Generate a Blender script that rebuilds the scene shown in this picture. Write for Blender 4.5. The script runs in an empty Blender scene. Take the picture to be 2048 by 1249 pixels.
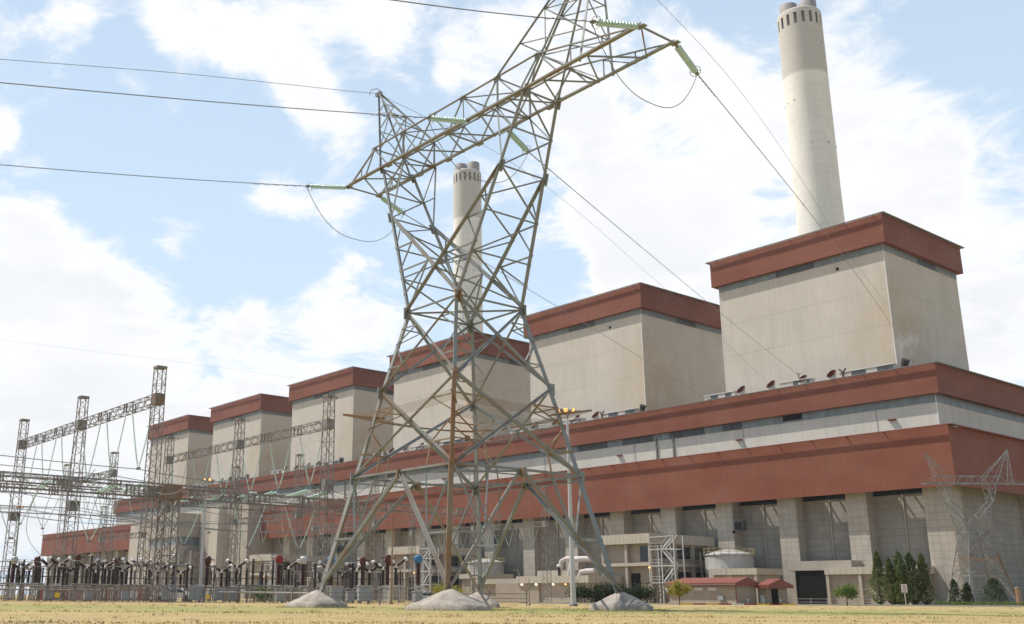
import bpy, math, random
from math import radians, sin, cos, pi, sqrt, atan2
from mathutils import Vector, Matrix
sc = bpy.context.scene
COL = sc.collection
rnd = random.Random(7)

# ------------------------------------------------------------------ camera
F_PX, PITCH, ROLL, PPX = 2046.014, 0.272093, 0.006767, 837.594
EYE = 0.62
cd = bpy.data.cameras.new("camera"); cam = bpy.data.objects.new("camera", cd); COL.objects.link(cam)
cd.sensor_width = 36.0; cd.sensor_fit = 'HORIZONTAL'
cd.lens = F_PX / 2048 * 36.0
cd.shift_x = (1024 - PPX) / 2048
cd.clip_start = 0.1; cd.clip_end = 20000
fw = Vector((0, cos(PITCH), sin(PITCH))); rt = Vector((1, 0, 0)); up = rt.cross(fw)
r2 = rt * cos(ROLL) + up * sin(ROLL); u2 = -rt * sin(ROLL) + up * cos(ROLL)
cam.matrix_world = Matrix(((r2.x, u2.x, -fw.x, 0), (r2.y, u2.y, -fw.y, 0), (r2.z, u2.z, -fw.z, EYE), (0, 0, 0, 1)))
sc.camera = cam

# ------------------------------------------------------------------ sun
LDIR = Vector((1.94, -0.77, -3.3)).normalized()
sd = bpy.data.lights.new("sun", 'SUN'); sd.energy = 5.0; sd.angle = radians(0.5); sd.color = (1.0, 0.95, 0.87)
so = bpy.data.objects.new("sun", sd); COL.objects.link(so)
so.rotation_euler = LDIR.to_track_quat('-Z', 'Y').to_euler(); so.location = (-60, 40, 120)
SUN_EL = math.asin(-LDIR.z); SUN_AZ = atan2(-LDIR.x, -LDIR.y)

# ------------------------------------------------------------------ sky
def build_world():
    w = bpy.data.worlds.new("World"); sc.world = w; w.use_nodes = True
    nt = w.node_tree; N = nt.nodes; L = nt.links; N.clear()
    def n(t, **k):
        x = N.new(t)
        for a, b in k.items(): setattr(x, a, b)
        return x
    def math_(op, a, b=None, clamp=False):
        m = n('ShaderNodeMath', operation=op); m.use_clamp = clamp
        for i, s in enumerate((a, b)):
            if s is None: continue
            if isinstance(s, (int, float)): m.inputs[i].default_value = s
            else: L.new(s, m.inputs[i])
        return m.outputs[0]
    out = n('ShaderNodeOutputWorld'); bg = n('ShaderNodeBackground')
    sky = n('ShaderNodeTexSky', sky_type='NISHITA'); sky.sun_disc = False
    sky.sun_elevation = SUN_EL; sky.sun_rotation = SUN_AZ; sky.altitude = 1500
    sky.air_density = 1.3; sky.dust_density = 1.0; sky.ozone_density = 1.5
    tc = n('ShaderNodeTexCoord'); D = tc.outputs['Generated']
    sep = n('ShaderNodeSeparateXYZ'); L.new(D, sep.inputs[0])
    zz = math_('ADD', math_('MAXIMUM', sep.outputs[2], 0.0), 0.22)
    cx = math_('DIVIDE', sep.outputs[0], zz); cy = math_('DIVIDE', sep.outputs[1], zz)
    comb = n('ShaderNodeCombineXYZ'); L.new(cx, comb.inputs[0]); L.new(cy, comb.inputs[1]); comb.inputs[2].default_value = 3.7
    def noise(scale, det, rough, dist=0.0, vec=comb.outputs[0], off=None):
        t = n('ShaderNodeTexNoise'); t.inputs['Scale'].default_value = scale; t.inputs['Detail'].default_value = det
        t.inputs['Roughness'].default_value = rough; t.inputs['Distortion'].default_value = dist
        if off:
            a = n('ShaderNodeVectorMath', operation='ADD'); L.new(vec, a.inputs[0]); a.inputs[1].default_value = off; vec = a.outputs[0]
        L.new(vec, t.inputs['Vector']); return t.outputs['Fac']
    n1 = noise(5.2, 12, 0.66, 0.5); n2 = noise(0.9, 3, 0.5, 0.0, off=(5, 2, 0)); n3 = noise(9.0, 7, 0.7, 0.3, off=(1, 9, 4))
    # broad cloud masses and clear patches (direction, angular radius, weight)
    blobs = SKY_BLOBS
    acc = None
    for (dx, dy, dz, r, a) in blobs + [(0.15, -0.95, 0.3, 1.2, -0.35)]:  # last entry: clear patch behind the camera, added to cut ambient light
        v = n('ShaderNodeVectorMath', operation='DISTANCE'); L.new(D, v.inputs[0]); v.inputs[1].default_value = (dx, dy, dz)
        m = n('ShaderNodeMapRange', interpolation_type='SMOOTHSTEP'); L.new(v.outputs['Value'], m.inputs[0])
        m.inputs[1].default_value = r * 0.25; m.inputs[2].default_value = r * 1.25; m.inputs[3].default_value = a; m.inputs[4].default_value = 0
        acc = m.outputs[0] if acc is None else math_('ADD', acc, m.outputs[0])
    s = math_('ADD', math_('MULTIPLY', n1, 2.0), math_('MULTIPLY', n2, 0.35))
    s = math_('ADD', s, math_('MULTIPLY', n3, 0.55))
    s = math_('ADD', s, math_('MULTIPLY', acc, 1.05))
    mask = n('ShaderNodeMapRange', interpolation_type='SMOOTHSTEP'); L.new(s, mask.inputs[0])
    mask.inputs[1].default_value = 1.38; mask.inputs[2].default_value = 1.88
    thick = n('ShaderNodeMapRange', interpolation_type='SMOOTHSTEP'); L.new(s, thick.inputs[0])
    thick.inputs[1].default_value = 1.5; thick.inputs[2].default_value = 2.1
    # haze pale towards the horizon and thin veil everywhere
    veil = n('ShaderNodeMapRange'); L.new(sep.outputs[2], veil.inputs[0])
    # unseen sky behind the camera set deeper, to lower fill on shaded faces
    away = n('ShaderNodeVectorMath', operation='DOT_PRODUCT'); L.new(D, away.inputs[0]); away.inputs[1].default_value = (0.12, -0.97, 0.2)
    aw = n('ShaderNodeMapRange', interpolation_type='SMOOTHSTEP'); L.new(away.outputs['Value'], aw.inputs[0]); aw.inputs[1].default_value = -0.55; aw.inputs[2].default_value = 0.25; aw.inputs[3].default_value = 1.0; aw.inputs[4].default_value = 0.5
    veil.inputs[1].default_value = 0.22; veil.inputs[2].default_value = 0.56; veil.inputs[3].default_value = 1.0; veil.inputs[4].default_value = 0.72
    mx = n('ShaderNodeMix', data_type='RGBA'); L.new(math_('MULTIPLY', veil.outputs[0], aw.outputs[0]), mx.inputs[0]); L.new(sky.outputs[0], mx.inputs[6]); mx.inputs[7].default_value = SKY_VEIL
    cc = n('ShaderNodeMix', data_type='RGBA')
    shade = math_('MULTIPLY', thick.outputs[0], noise(3.2, 5, 0.55, 0.2, off=(2.2, 7.1, 1.0)))
    sh = n('ShaderNodeMapRange'); L.new(shade, sh.inputs[0]); sh.inputs[1].default_value = 0.22; sh.inputs[2].default_value = 0.62; sh.inputs[3].default_value = 0; sh.inputs[4].default_value = 0.85
    L.new(sh.outputs[0], cc.inputs[0]); cc.inputs[6].default_value = CLOUD_LIT; cc.inputs[7].default_value = CLOUD_DIM
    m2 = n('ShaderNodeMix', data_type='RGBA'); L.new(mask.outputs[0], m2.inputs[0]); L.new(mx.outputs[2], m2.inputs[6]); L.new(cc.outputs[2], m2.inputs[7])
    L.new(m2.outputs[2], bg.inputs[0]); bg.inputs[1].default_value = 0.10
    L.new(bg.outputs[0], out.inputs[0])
SKY_VEIL = (6.7, 8.5, 10.5, 1); CLOUD_LIT = (10.6, 10.6, 10.7, 1); CLOUD_DIM = (8.9, 9.1, 9.4, 1)
def sky_dir(h, v):   # h: tangent right of the view axis, v: tangent above it
    d = (r2 * h + u2 * v + fw).normalized(); return d.x, d.y, d.z
def B(h, v, r, a): return (*sky_dir((h - 837.6) / 2046, (624.5 - v) / 2046), r / 2150.0, a)
SKY_BLOBS = [B(380, 20, 130, .38), B(520, 85, 130, .40), B(330, 60, 60, .2), B(760, 30, 130, .36), B(1000, 90, 130, .22), B(900, 110, 60, .2),
  B(-10, 260, 60, .40), B(30, 430, 130, .42), B(110, 590, 180, .42), B(300, 680, 160, .3), B(20, 700, 200, .3),
  B(140, 50, 90, .30), B(262, 158, 40, .2), B(430, 500, 30, .2), B(180, 430, 60, -.15), B(330, 380, 90, -.2), B(262, 158, 62, .26), B(238, 242, 58, .26), B(605, 182, 80, .34), B(655, 265, 95, .34), B(560, 390, 80, .34), B(660, 400, 70, .32),
  B(370, 486, 62, .28), B(690, 615, 110, .30), B(490, 628, 70, .2), B(310, 425, 60, .16), B(470, 680, 60, .18), B(780, 690, 90, .2),
  B(560, 790, 220, .28), B(250, 850, 240, .30), B(60, 960, 340, .34), B(430, 690, 60, -.12), B(1250, 700, 250, .2), B(650, 720, 60, .1),
  B(1300, 330, 300, .34), B(1280, 470, 190, .36), B(1480, 470, 200, .3), B(1150, 260, 110, .22), B(1420, 150, 130, .22), B(1380, 120, 70, .2),
  B(1760, 250, 240, .34), B(1900, 560, 260, .30), B(2020, 720, 200, .30), B(1780, 60, 60, .12), B(1900, 420, 150, .22), B(1250, 560, 70, .3), B(1030, 360, 80, .22),
  B(2000, 170, 50, .2), B(1500, 240, 120, .2),
  B(240, 120, 110, -.30), B(480, 260, 130, -.32), B(250, 330, 170, -.36), B(730, 140, 90, -.36), B(470, 480, 130, -.30), B(560, 520, 110, -.28), B(820, 250, 110, -.2), B(830, 110, 60, -.25), B(410, 560, 90, -.2),
  B(1130, 500, 70, -.34), B(1100, 560, 80, -.34), B(1020, 460, 60, -.25), B(1900, 60, 150, -.40), B(2030, 90, 120, -.35), B(1450, 20, 100, -.34), B(1250, 210, 40, -.22), B(1545, 370, 45, -.34), B(1990, 380, 60, -.26), B(1560, 90, 60, -.12)]
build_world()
sc.view_settings.view_transform = 'Standard'; sc.view_settings.look = 'None'
sc.view_settings.exposure = 0.0; sc.view_settings.gamma = 1.0
sc.cycles.volume_bounces = 0 if hasattr(sc, 'cycles') else 0

# ------------------------------------------------------------------ helpers
def prop(o, label=None, cat=None, group=None, kind=None):
    if label: o['label'] = label
    if cat: o['category'] = cat
    if group: o['group'] = group
    if kind: o['kind'] = kind
    return o
def thing(name, label, cat, loc=(0, 0, 0), rz=0.0, group=None, parent=None):
    o = bpy.data.objects.new(name, None); COL.objects.link(o); o.empty_display_size = 0.5
    o.location = loc; o.rotation_euler = (0, 0, rz)
    return prop(o, label, cat, group)
def copy_tree(o, parent=None):
    c = o.copy(); COL.objects.link(c); c.parent = parent
    for ch in list(o.children): copy_tree(ch, c)
    return c
class MB:
    TS = 1.0
    def __init__(s): s.v = []; s.f = []; s.sm = []; s.p = []
    def add(s, vs, fs, smooth=False):
        s.p.append((len(s.v), len(s.f))); b = len(s.v); s.v += [tuple(v) for v in vs]
        for f in fs: s.f.append([b + i for i in f]); s.sm.append(smooth)
    def box(s, x0, x1, y0, y1, z0, z1):
        s.add([(x0,y0,z0),(x1,y0,z0),(x1,y1,z0),(x0,y1,z0),(x0,y0,z1),(x1,y0,z1),(x1,y1,z1),(x0,y1,z1)],
              [(0,3,2,1),(4,5,6,7),(0,1,5,4),(1,2,6,5),(2,3,7,6),(3,0,4,7)]); return s
    def frame(s, P, Q, ref=None):
        P = Vector(P); Q = Vector(Q); d = (Q - P); L = d.length
        if L < 1e-6: return None
        d /= L
        r = Vector(ref) if ref is not None else (Vector((0, 0, 1)) if abs(d.z) < 0.95 else Vector((1, 0, 0)))
        a = d.cross(r)
        if a.length < 1e-4: a = d.cross(Vector((0.3, 1, 0.2)))
        a.normalize(); b = a.cross(d).normalized(); return P, Q, a, b
    def bar(s, P, Q, w, h=None, ref=None):
        h = h or w; w *= MB.TS; h *= MB.TS; fr = s.frame(P, Q, ref)
        if not fr: return s
        P, Q, a, b = fr; a = a * (w / 2); b = b * (h / 2)
        s.add([P-a-b, P+a-b, P+a+b, P-a+b, Q-a-b, Q+a-b, Q+a+b, Q-a+b], [(0,3,2,1),(4,5,6,7),(0,1,5,4),(1,2,6,5),(2,3,7,6),(3,0,4,7)]); return s
    def angle(s, P, Q, w, ref=None, t=None, sx=1, sy=1):
        """L profile steel angle, corner on the line P-Q"""
        t = t or max(w * 0.13, 0.012); w *= MB.TS; t *= MB.TS; fr = s.frame(P, Q, ref)
        if not fr: return s
        P, Q, a, b = fr; a = a * sx; b = b * sy
        pr = [(0,0),(w,0),(w,t),(t,t),(t,w),(0,w)]
        vs = [X + a*i + b*j for X in (P, Q) for i, j in pr]
        fs = [(i, (i+1) % 6, 6 + (i+1) % 6, 6 + i) for i in range(6)] + [(5,4,3,0),(3,2,1,0),(6,9,10,11),(6,7,8,9)]
        s.add(vs, fs); return s
    def tube(s, pts, r, n=8, cap=True, closed=False):
        pts = [Vector(p) for p in pts]; rs = r if isinstance(r, (list, tuple)) else [r] * len(pts); vs = []
        a = None
        for i, p in enumerate(pts):
            d = (pts[min(i+1, len(pts)-1)] - pts[max(i-1, 0)])
            if d.length < 1e-9: d = Vector((0, 0, 1))
            d.normalize()
            if a is None:
                a = d.cross(Vector((0, 0, 1)) if abs(d.z) < 0.9 else Vector((1, 0, 0))).normalized()
            else:
                a = a - d * a.dot(d)
                a = a.normalized() if a.length > 1e-6 else d.cross(Vector((0.3, 1, 0.1))).normalized()
            b = a.cross(d)
            vs += [p + (a * cos(2*pi*k/n) + b * sin(2*pi*k/n)) * rs[i] for k in range(n)]
        fs = [(i*n+k, i*n+(k+1) % n, (i+1)*n+(k+1) % n, (i+1)*n+k) for i in range(len(pts)-1) for k in range(n)]
        s.add(vs, fs, True)
        if cap: s.add(vs[:n], [tuple(range(n))[::-1]]); s.add(vs[-n:], [tuple(range(n))])
        return s
    def lathe(s, prof, c=(0,0,0), n=24, axis=None):
        """prof: list of (r, t) along axis starting at c"""
        c = Vector(c); ax = Vector(axis or (0,0,1)).normalized()
        a = ax.cross(Vector((0,0,1)) if abs(ax.z) < 0.9 else Vector((1,0,0))).normalized(); b = ax.cross(a)
        vs = [c + ax*t + (a*cos(2*pi*k/n) + b*sin(2*pi*k/n))*r for r, t in prof for k in range(n)]
        fs = [(i*n+k, i*n+(k+1) % n, (i+1)*n+(k+1) % n, (i+1)*n+k) for i in range(len(prof)-1) for k in range(n)]
        s.add(vs, fs, True); return s
    def each(s, name, m, parent=None, xf=None, limit=100):
        """one object per added piece; past the limit the rest is one object"""
        pieces = s.p + [(len(s.v), len(s.f))]
        for i in range(len(pieces)-1):
            q = MB(); v0, f0 = pieces[i]; last = i == limit
            v1, f1 = (len(s.v), len(s.f)) if last else pieces[i+1]
            q.v = s.v[v0:v1]; q.f = [[k-v0 for k in f] for f in s.f[f0:f1]]; q.sm = s.sm[f0:f1]
            o = q.build(name, m, parent, xf)
            if last: o['kind'] = 'stuff'; break
    def build(s, name, m, parent=None, xf=None):
        me = bpy.data.meshes.new(name)
        vs = [xf(v) for v in s.v] if xf else s.v
        me.from_pydata(vs, [], s.f); me.polygons.foreach_set('use_smooth', s.sm)
        me.materials.append(m); me.update()
        import bmesh
        bm = bmesh.new(); bm.from_mesh(me); bmesh.ops.recalc_face_normals(bm, faces=bm.faces); bm.to_mesh(me); bm.free()
        o = bpy.data.objects.new(name, me); COL.objects.link(o)
        if parent is not None: o.parent = parent
        return o

# building frame -> world
K = 1.4; YAW = -0.90448; CX, CY = 90.955, -185.836
cY, sY = cos(YAW), sin(YAW); GZ = -0.69
def bw(x, y, z):
    dx, dy = (x - CX) * K, (y - CY) * K
    return (dx * cY - dy * sY, dx * sY + dy * cY, z * K + EYE)
def bthing(name, label, cat, base, group=None):
    return thing(name, label, cat, bw(*base), YAW, group)
def bf(base):
    return lambda v: ((v[0]-base[0])*K, (v[1]-base[1])*K, (v[2]-base[2])*K)

# ------------------------------------------------------------------ materials
MATS = {}
def mat(name, col, rough=0.8, col2=None, nscale=1.0, nmap=(1, 1, 1), streak=0.0, bump=0.0, bscale=20, metal=0.0, extra=None, detail=5, lo=0.35, hi=0.65, spec=0.3):
    m = bpy.data.materials.new(name); m.use_nodes = True; nt = m.node_tree; N = nt.nodes; L = nt.links
    p = N['Principled BSDF']; p.inputs['Roughness'].default_value = rough; p.inputs['Metallic'].default_value = metal
    p.inputs['Specular IOR Level'].default_value = spec
    tc = N.new('ShaderNodeTexCoord'); cur = None
    def noise(scale, mp=(1, 1, 1), det=5, rg=0.55):
        a = N.new('ShaderNodeMapping'); a.inputs['Scale'].default_value = mp; L.new(tc.outputs['Object'], a.inputs[0])
        t = N.new('ShaderNodeTexNoise'); t.inputs['Scale'].default_value = scale; t.inputs['Detail'].default_value = det; t.inputs['Roughness'].default_value = rg
        L.new(a.outputs[0], t.inputs[0]); return t.outputs['Fac']
    def rng(s, a, b, c, d):
        r = N.new('ShaderNodeMapRange'); L.new(s, r.inputs[0])
        for i, q in enumerate((a, b, c, d)): r.inputs[i+1].default_value = q
        return r.outputs[0]
    def mix(f, a, b, mode='MIX'):
        x = N.new('ShaderNodeMix'); x.data_type = 'RGBA'; x.blend_type = mode
        for i, s in ((0, f), (6, a), (7, b)):
            if isinstance(s, (int, float)): x.inputs[i].default_value = s
            elif isinstance(s, (tuple, list)): x.inputs[i].default_value = (*s[:3], 1)
            else: L.new(s, x.inputs[i])
        return x.outputs[2]
    cur = None
    if col2:
        cur = mix(rng(noise(nscale, nmap, detail), lo, hi, 0, 1), col, col2)
    else:
        cur = mix(rng(noise(nscale, nmap, detail), 0.3, 0.7, 0, 1), tuple(c*0.93 for c in col), tuple(min(1, c*1.06) for c in col))
    if streak:
        cur = mix(rng(noise(1.0, (0.9, 0.9, 0.035), 4, 0.65), 0.45, 0.75, 0, streak), cur, tuple(c*0.62 for c in col))
        cur = mix(rng(noise(1.0, (3.5, 3.5, 0.08), 2), 0.3, 0.7, 0, streak*0.6), cur, tuple(c*0.8 for c in col))
    if extra: cur = extra(N, L, tc, cur, mix, rng, noise)
    L.new(cur, p.inputs['Base Color'])
    if bump:
        b = N.new('ShaderNodeBump'); b.inputs['Strength'].default_value = bump; b.inputs['Distance'].default_value = 0.05
        L.new(noise(bscale), b.inputs['Height']); L.new(b.outputs[0], p.inputs['Normal'])
    MATS[name] = m; return m
def hlines(zs, w, dark):
    def ex(N, L, tc, cur, mix, rng, noise):
        sp = N.new('ShaderNodeSeparateXYZ'); L.new(tc.outputs['Object'], sp.inputs[0])
        for z in zs:
            a = N.new('ShaderNodeMath'); a.operation = 'SUBTRACT'; L.new(sp.outputs[2], a.inputs[0]); a.inputs[1].default_value = z
            b = N.new('ShaderNodeMath'); b.operation = 'ABSOLUTE'; L.new(a.outputs[0], b.inputs[0])
            cur = mix(rng(b.outputs[0], 0, w, dark, 0), cur, (0.16, 0.14, 0.12))
        return cur
    return ex
def grid(cw, chh, mort=0.035, dark=(0.14, 0.12, 0.10), stain=0.25, offs=0.0, var=1.0, line=0.75):
    def ex(N, L, tc, cur, mix, rng, noise):
        sp = N.new('ShaderNodeSeparateXYZ'); L.new(tc.outputs['Object'], sp.inputs[0])
        a = N.new('ShaderNodeMath'); a.operation = 'ADD'; L.new(sp.outputs[0], a.inputs[0]); L.new(sp.outputs[1], a.inputs[1])
        c = N.new('ShaderNodeCombineXYZ'); L.new(a.outputs[0], c.inputs[0]); L.new(sp.outputs[2], c.inputs[1])
        b = N.new('ShaderNodeTexBrick'); b.offset = offs; L.new(c.outputs[0], b.inputs[0])
        b.inputs['Scale'].default_value = 1.0; b.inputs['Mortar Size'].default_value = mort; b.inputs['Mortar Smooth'].default_value = 0.3
        b.inputs['Brick Width'].default_value = cw; b.inputs['Row Height'].default_value = chh
        b.inputs['Color1'].default_value = (1-.07*var, 1-.07*var, 1-.07*var, 1); b.inputs['Color2'].default_value = (1+.04*var, 1+.04*var, 1+.04*var, 1); b.inputs['Mortar'].default_value = (1, 1, 1, 1)
        cur = mix(1.0, cur, b.outputs['Color'], 'MULTIPLY')
        cur = mix(rng(b.outputs['Fac'], 0, 1, 0, line), cur, dark)
        cur = mix(rng(noise(0.5, (1, 1, 0.15), 5, 0.6), 0.5, 0.8, 0, stain), cur, tuple(x*0.5 for x in (0.25, 0.22, 0.19)))
        return cur
    return ex
def rib(period, dark=0.35, axis='h'):
    def ex(N, L, tc, cur, mix, rng, noise):
        sp = N.new('ShaderNodeSeparateXYZ'); L.new(tc.outputs['Object'], sp.inputs[0])
        a = N.new('ShaderNodeMath'); a.operation = 'ADD'; L.new(sp.outputs[0], a.inputs[0]); L.new(sp.outputs[1], a.inputs[1])
        m = N.new('ShaderNodeMath'); m.operation = 'FRACT'; d = N.new('ShaderNodeMath'); d.operation = 'DIVIDE'
        L.new(a.outputs[0], d.inputs[0]); d.inputs[1].default_value = period; L.new(d.outputs[0], m.inputs[0])
        return mix(rng(m.outputs[0], 0.0, 0.16, dark, 0), cur, (0.12, 0.10, 0.09))
    return ex
def both(*fs):
    def ex(N, L, tc, cur, mix, rng, noise):
        for f in fs: cur = f(N, L, tc, cur, mix, rng, noise)
        return cur
    return ex
def seam(N, L, tc, cur, mix, rng, noise):
    cur = mix(rng(noise(0.06, (1, 1, 2), 4, 0.6), 0.4, 0.75, 0, 0.35), cur, (0.30, 0.15, 0.10))
    return mix(rng(noise(0.9, (1, 1, 0.05), 3, 0.6), 0.55, 0.8, 0, 0.45), cur, (0.14, 0.07, 0.05))
z_ = lambda z: (z - GZ) * K     # height above a building thing's base
CREAM = mat('cream_cladding', (0.555, 0.505, 0.435), 0.75, streak=0.16, nscale=0.12, extra=both(grid(1.7, 44.0, 0.03, dark=(0.30, 0.27, 0.24), stain=0.10, var=.22, line=.35), rib(0.55, 0.12), hlines([z_(57.9), z_(50.8)], 0.12, 0.45)))
def stain_ex(N, L, tc, cur, mix, rng, noise):
    sp = N.new('ShaderNodeSeparateXYZ'); L.new(tc.outputs['Object'], sp.inputs[0])
    v = N.new('ShaderNodeVectorMath'); v.operation = 'MULTIPLY'; L.new(tc.outputs['Object'], v.inputs[0]); v.inputs[1].default_value = (1, 1, 0.55)
    d = N.new('ShaderNodeVectorMath'); d.operation = 'DISTANCE'; L.new(v.outputs[0], d.inputs[0]); d.inputs[1].default_value = (-1.5, 7, z_(46) * 0.55)
    f = rng(d.outputs['Value'], 3.0, 17.0, 1, 0)
    nn = N.new('ShaderNodeMath'); nn.operation = 'MULTIPLY'; L.new(f, nn.inputs[0]); L.new(rng(noise(0.16, (1, 1, 0.6), 5, 0.6), 0.3, 0.6, 0.15, 1.0), nn.inputs[1])
    g = N.new('ShaderNodeMath'); g.operation = 'MULTIPLY'; L.new(nn.outputs[0], g.inputs[0]); g.inputs[1].default_value = 0.6
    return mix(g.outputs[0], cur, (0.46, 0.32, 0.16))
CREAM_ST = mat('cream_cladding_stained', (0.555, 0.505, 0.435), 0.75, streak=0.16, nscale=0.12, extra=both(grid(1.7, 44.0, 0.03, dark=(0.30, 0.27, 0.24), stain=0.10, var=.22, line=.35), rib(0.55, 0.12), hlines([z_(57.9), z_(50.8)], 0.12, 0.45), stain_ex))
CREAM2 = mat('cream_band', (0.575, 0.525, 0.455), 0.75, streak=0.35, nscale=0.3)
RED = mat('rust_red_cladding', (0.205, 0.060, 0.032), 0.7, streak=0.28, nscale=0.1, extra=both(grid(1.26, 30.0, 0.035, dark=(0.10, 0.045, 0.03), stain=0.0, var=.5, line=.4), seam))
REDR = mat('red_roof_metal', (0.22, 0.068, 0.048), 0.5, streak=0.3, extra=rib(0.8, 0.4))
LIP = mat('grey_flashing', (0.20, 0.19, 0.18), 0.6)
TRANSL = mat('grey_translucent_sheet', (0.155, 0.175, 0.18), 0.45, col2=(0.22, 0.25, 0.255), nscale=1.0, nmap=(0.8, 0.8, 0.05), extra=rib(0.8, 0.4))
LOUV = mat('dark_louvre', (0.055, 0.065, 0.07), 0.6, col2=(0.09, 0.10, 0.105), nscale=0.6, nmap=(1, 1, 0.1))
CONC = mat('panelled_concrete', (0.42, 0.38, 0.32), 0.9, nscale=0.5, extra=grid(1.61, 1.61, 0.035))
CONCW = mat('boarded_concrete', (0.255, 0.24, 0.215), 0.9, col2=(0.315, 0.29, 0.25), nscale=0.4, extra=grid(9.0, 1.5, 0.05, stain=0.45))
CONCS = mat('smooth_concrete', (0.40, 0.35, 0.29), 0.9, streak=0.3, nscale=0.5, bump=0.2)
CONCR = mat('ribbed_concrete', (0.46, 0.41, 0.335), 0.9, streak=0.2, extra=rib(1.35, 0.5))
BRICKW = mat('tan_block_wall', (0.36, 0.30, 0.24), 0.9, nscale=0.8, extra=grid(0.9, 0.45, 0.02, stain=0.15, offs=0.5))
CHIM = mat('chimney_concrete', (0.66, 0.60, 0.49), 0.85, nscale=0.25, streak=0.05, extra=None)
def chim_ex(N, L, tc, cur, mix, rng, noise):
    sp = N.new('ShaderNodeSeparateXYZ'); L.new(tc.outputs['Object'], sp.inputs[0])
    cur = mix(rng(sp.outputs[2], z_(132.2), z_(133.2), 0, 0.75), cur, (0.47, 0.435, 0.38))
    w = N.new('ShaderNodeTexWave'); w.bands_direction = 'Z'; w.inputs['Scale'].default_value = 0.10; w.inputs['Distortion'].default_value = 0.6
    L.new(tc.outputs['Object'], w.inputs[0])
    return mix(rng(w.outputs['Fac'], 0.7, 1, 0, 0.06), cur, (0.30, 0.27, 0.23))
CHIM = mat('chimney_concrete', (0.80, 0.765, 0.68), 0.85, nscale=0.2, nmap=(1, 1, 0.5), streak=0.10, extra=chim_ex)
FLUE = mat('flue_steel', (0.33, 0.30, 0.28), 0.7, streak=0.3, nscale=0.3)
DARK = mat('dark_opening', (0.022, 0.021, 0.020), 1.0, spec=0.0)
GLASSD = mat('dark_window_glass', (0.02, 0.028, 0.03), 0.15, spec=0.5)
WINW = mat('pale_window', (0.55, 0.56, 0.56), 0.3)
def rust(a, b, name, base=(0.30, 0.30, 0.285), rc=(0.235, 0.135, 0.072)):
    return mat(name, base, 0.6, col2=rc, nscale=0.55, nmap=(1, 1, 0.55), lo=a, hi=b, metal=0.25, detail=8)
STEEL = rust(0.60, 0.74, 'galvanised_steel', (0.265, 0.275, 0.27))
STEELR = rust(0.50, 0.72, 'rusting_steel', (0.275, 0.265, 0.24))
STEELB = rust(0.34, 0.60, 'rusty_steel', (0.30, 0.24, 0.17), (0.27, 0.145, 0.065))
GAL = mat('grey_lattice_steel', (0.27, 0.265, 0.255), 0.65, col2=(0.17, 0.125, 0.10), nscale=0.8, metal=0.2)
GALL = mat('light_galvanised_steel', (0.50, 0.50, 0.49), 0.5, metal=0.3)
PLATE = mat('grey_gusset_plate', (0.27, 0.27, 0.265), 0.6, col2=(0.2, 0.17, 0.13), nscale=1.5)
PLATER = mat('rusty_gusset_plate', (0.21, 0.125, 0.07), 0.8, col2=(0.20, 0.17, 0.14), nscale=1.5)
BROWNP = mat('brown_porcelain', (0.060, 0.022, 0.017), 0.3, spec=0.5)
BLACKP = mat('black_porcelain', (0.030, 0.022, 0.020), 0.4, spec=0.5)
WHITEM = mat('white_metal', (0.72, 0.70, 0.68), 0.4)
REDM = mat('red_paint', (0.26, 0.035, 0.03), 0.45)
BLUEM = mat('blue_paint', (0.05, 0.17, 0.34), 0.5)
GREYM = mat('grey_cabinet_paint', (0.30, 0.32, 0.33), 0.5, streak=0.2)
PINKW = mat('pinkish_white_pipe_paint', (0.52, 0.46, 0.44), 0.5, streak=0.15)
YELM = mat('yellow_paint', (0.75, 0.48, 0.03), 0.5)
CABLE = mat('aluminium_cable', (0.24, 0.24, 0.24), 0.5, metal=0.4)
BARK = mat('bark', (0.09, 0.065, 0.045), 0.9, bump=0.4)
def foot_ex(N, L, tc, cur, mix, rng, noise):
    vo = N.new('ShaderNodeTexVoronoi'); vo.feature = 'DISTANCE_TO_EDGE'; vo.inputs['Scale'].default_value = 1.1
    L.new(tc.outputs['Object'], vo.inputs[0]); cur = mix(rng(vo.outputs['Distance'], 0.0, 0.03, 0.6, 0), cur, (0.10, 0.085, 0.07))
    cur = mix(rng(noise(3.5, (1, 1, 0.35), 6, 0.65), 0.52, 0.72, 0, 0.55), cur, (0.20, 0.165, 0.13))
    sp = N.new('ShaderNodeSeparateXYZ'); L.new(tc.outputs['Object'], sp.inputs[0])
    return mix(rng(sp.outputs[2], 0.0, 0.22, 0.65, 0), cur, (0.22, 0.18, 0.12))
FOOT = mat('mound_concrete', (0.43, 0.37, 0.31), 0.95, col2=(0.27, 0.235, 0.20), nscale=1.2, lo=0.40, hi=0.70, bump=0.8, bscale=10, detail=9, extra=foot_ex)
KERB = mat('kerb_concrete', (0.55, 0.52, 0.46), 0.9, bump=0.2)
ROADM = mat('asphalt', (0.10, 0.095, 0.09), 0.9, bump=0.3)
SOIL = mat('pink_gravel', (0.36, 0.24, 0.17), 0.95, nscale=2.0, bump=0.4)
def glassy(name, c, tr=0.45):
    m = mat(name, c, 0.12, spec=0.6); p = m.node_tree.nodes['Principled BSDF']
    p.inputs['Transmission Weight'].default_value = tr; p.inputs['IOR'].default_value = 1.3; return m
GLAG = glassy('green_insulator_glass', (0.66, 0.85, 0.76), 0.3)
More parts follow.
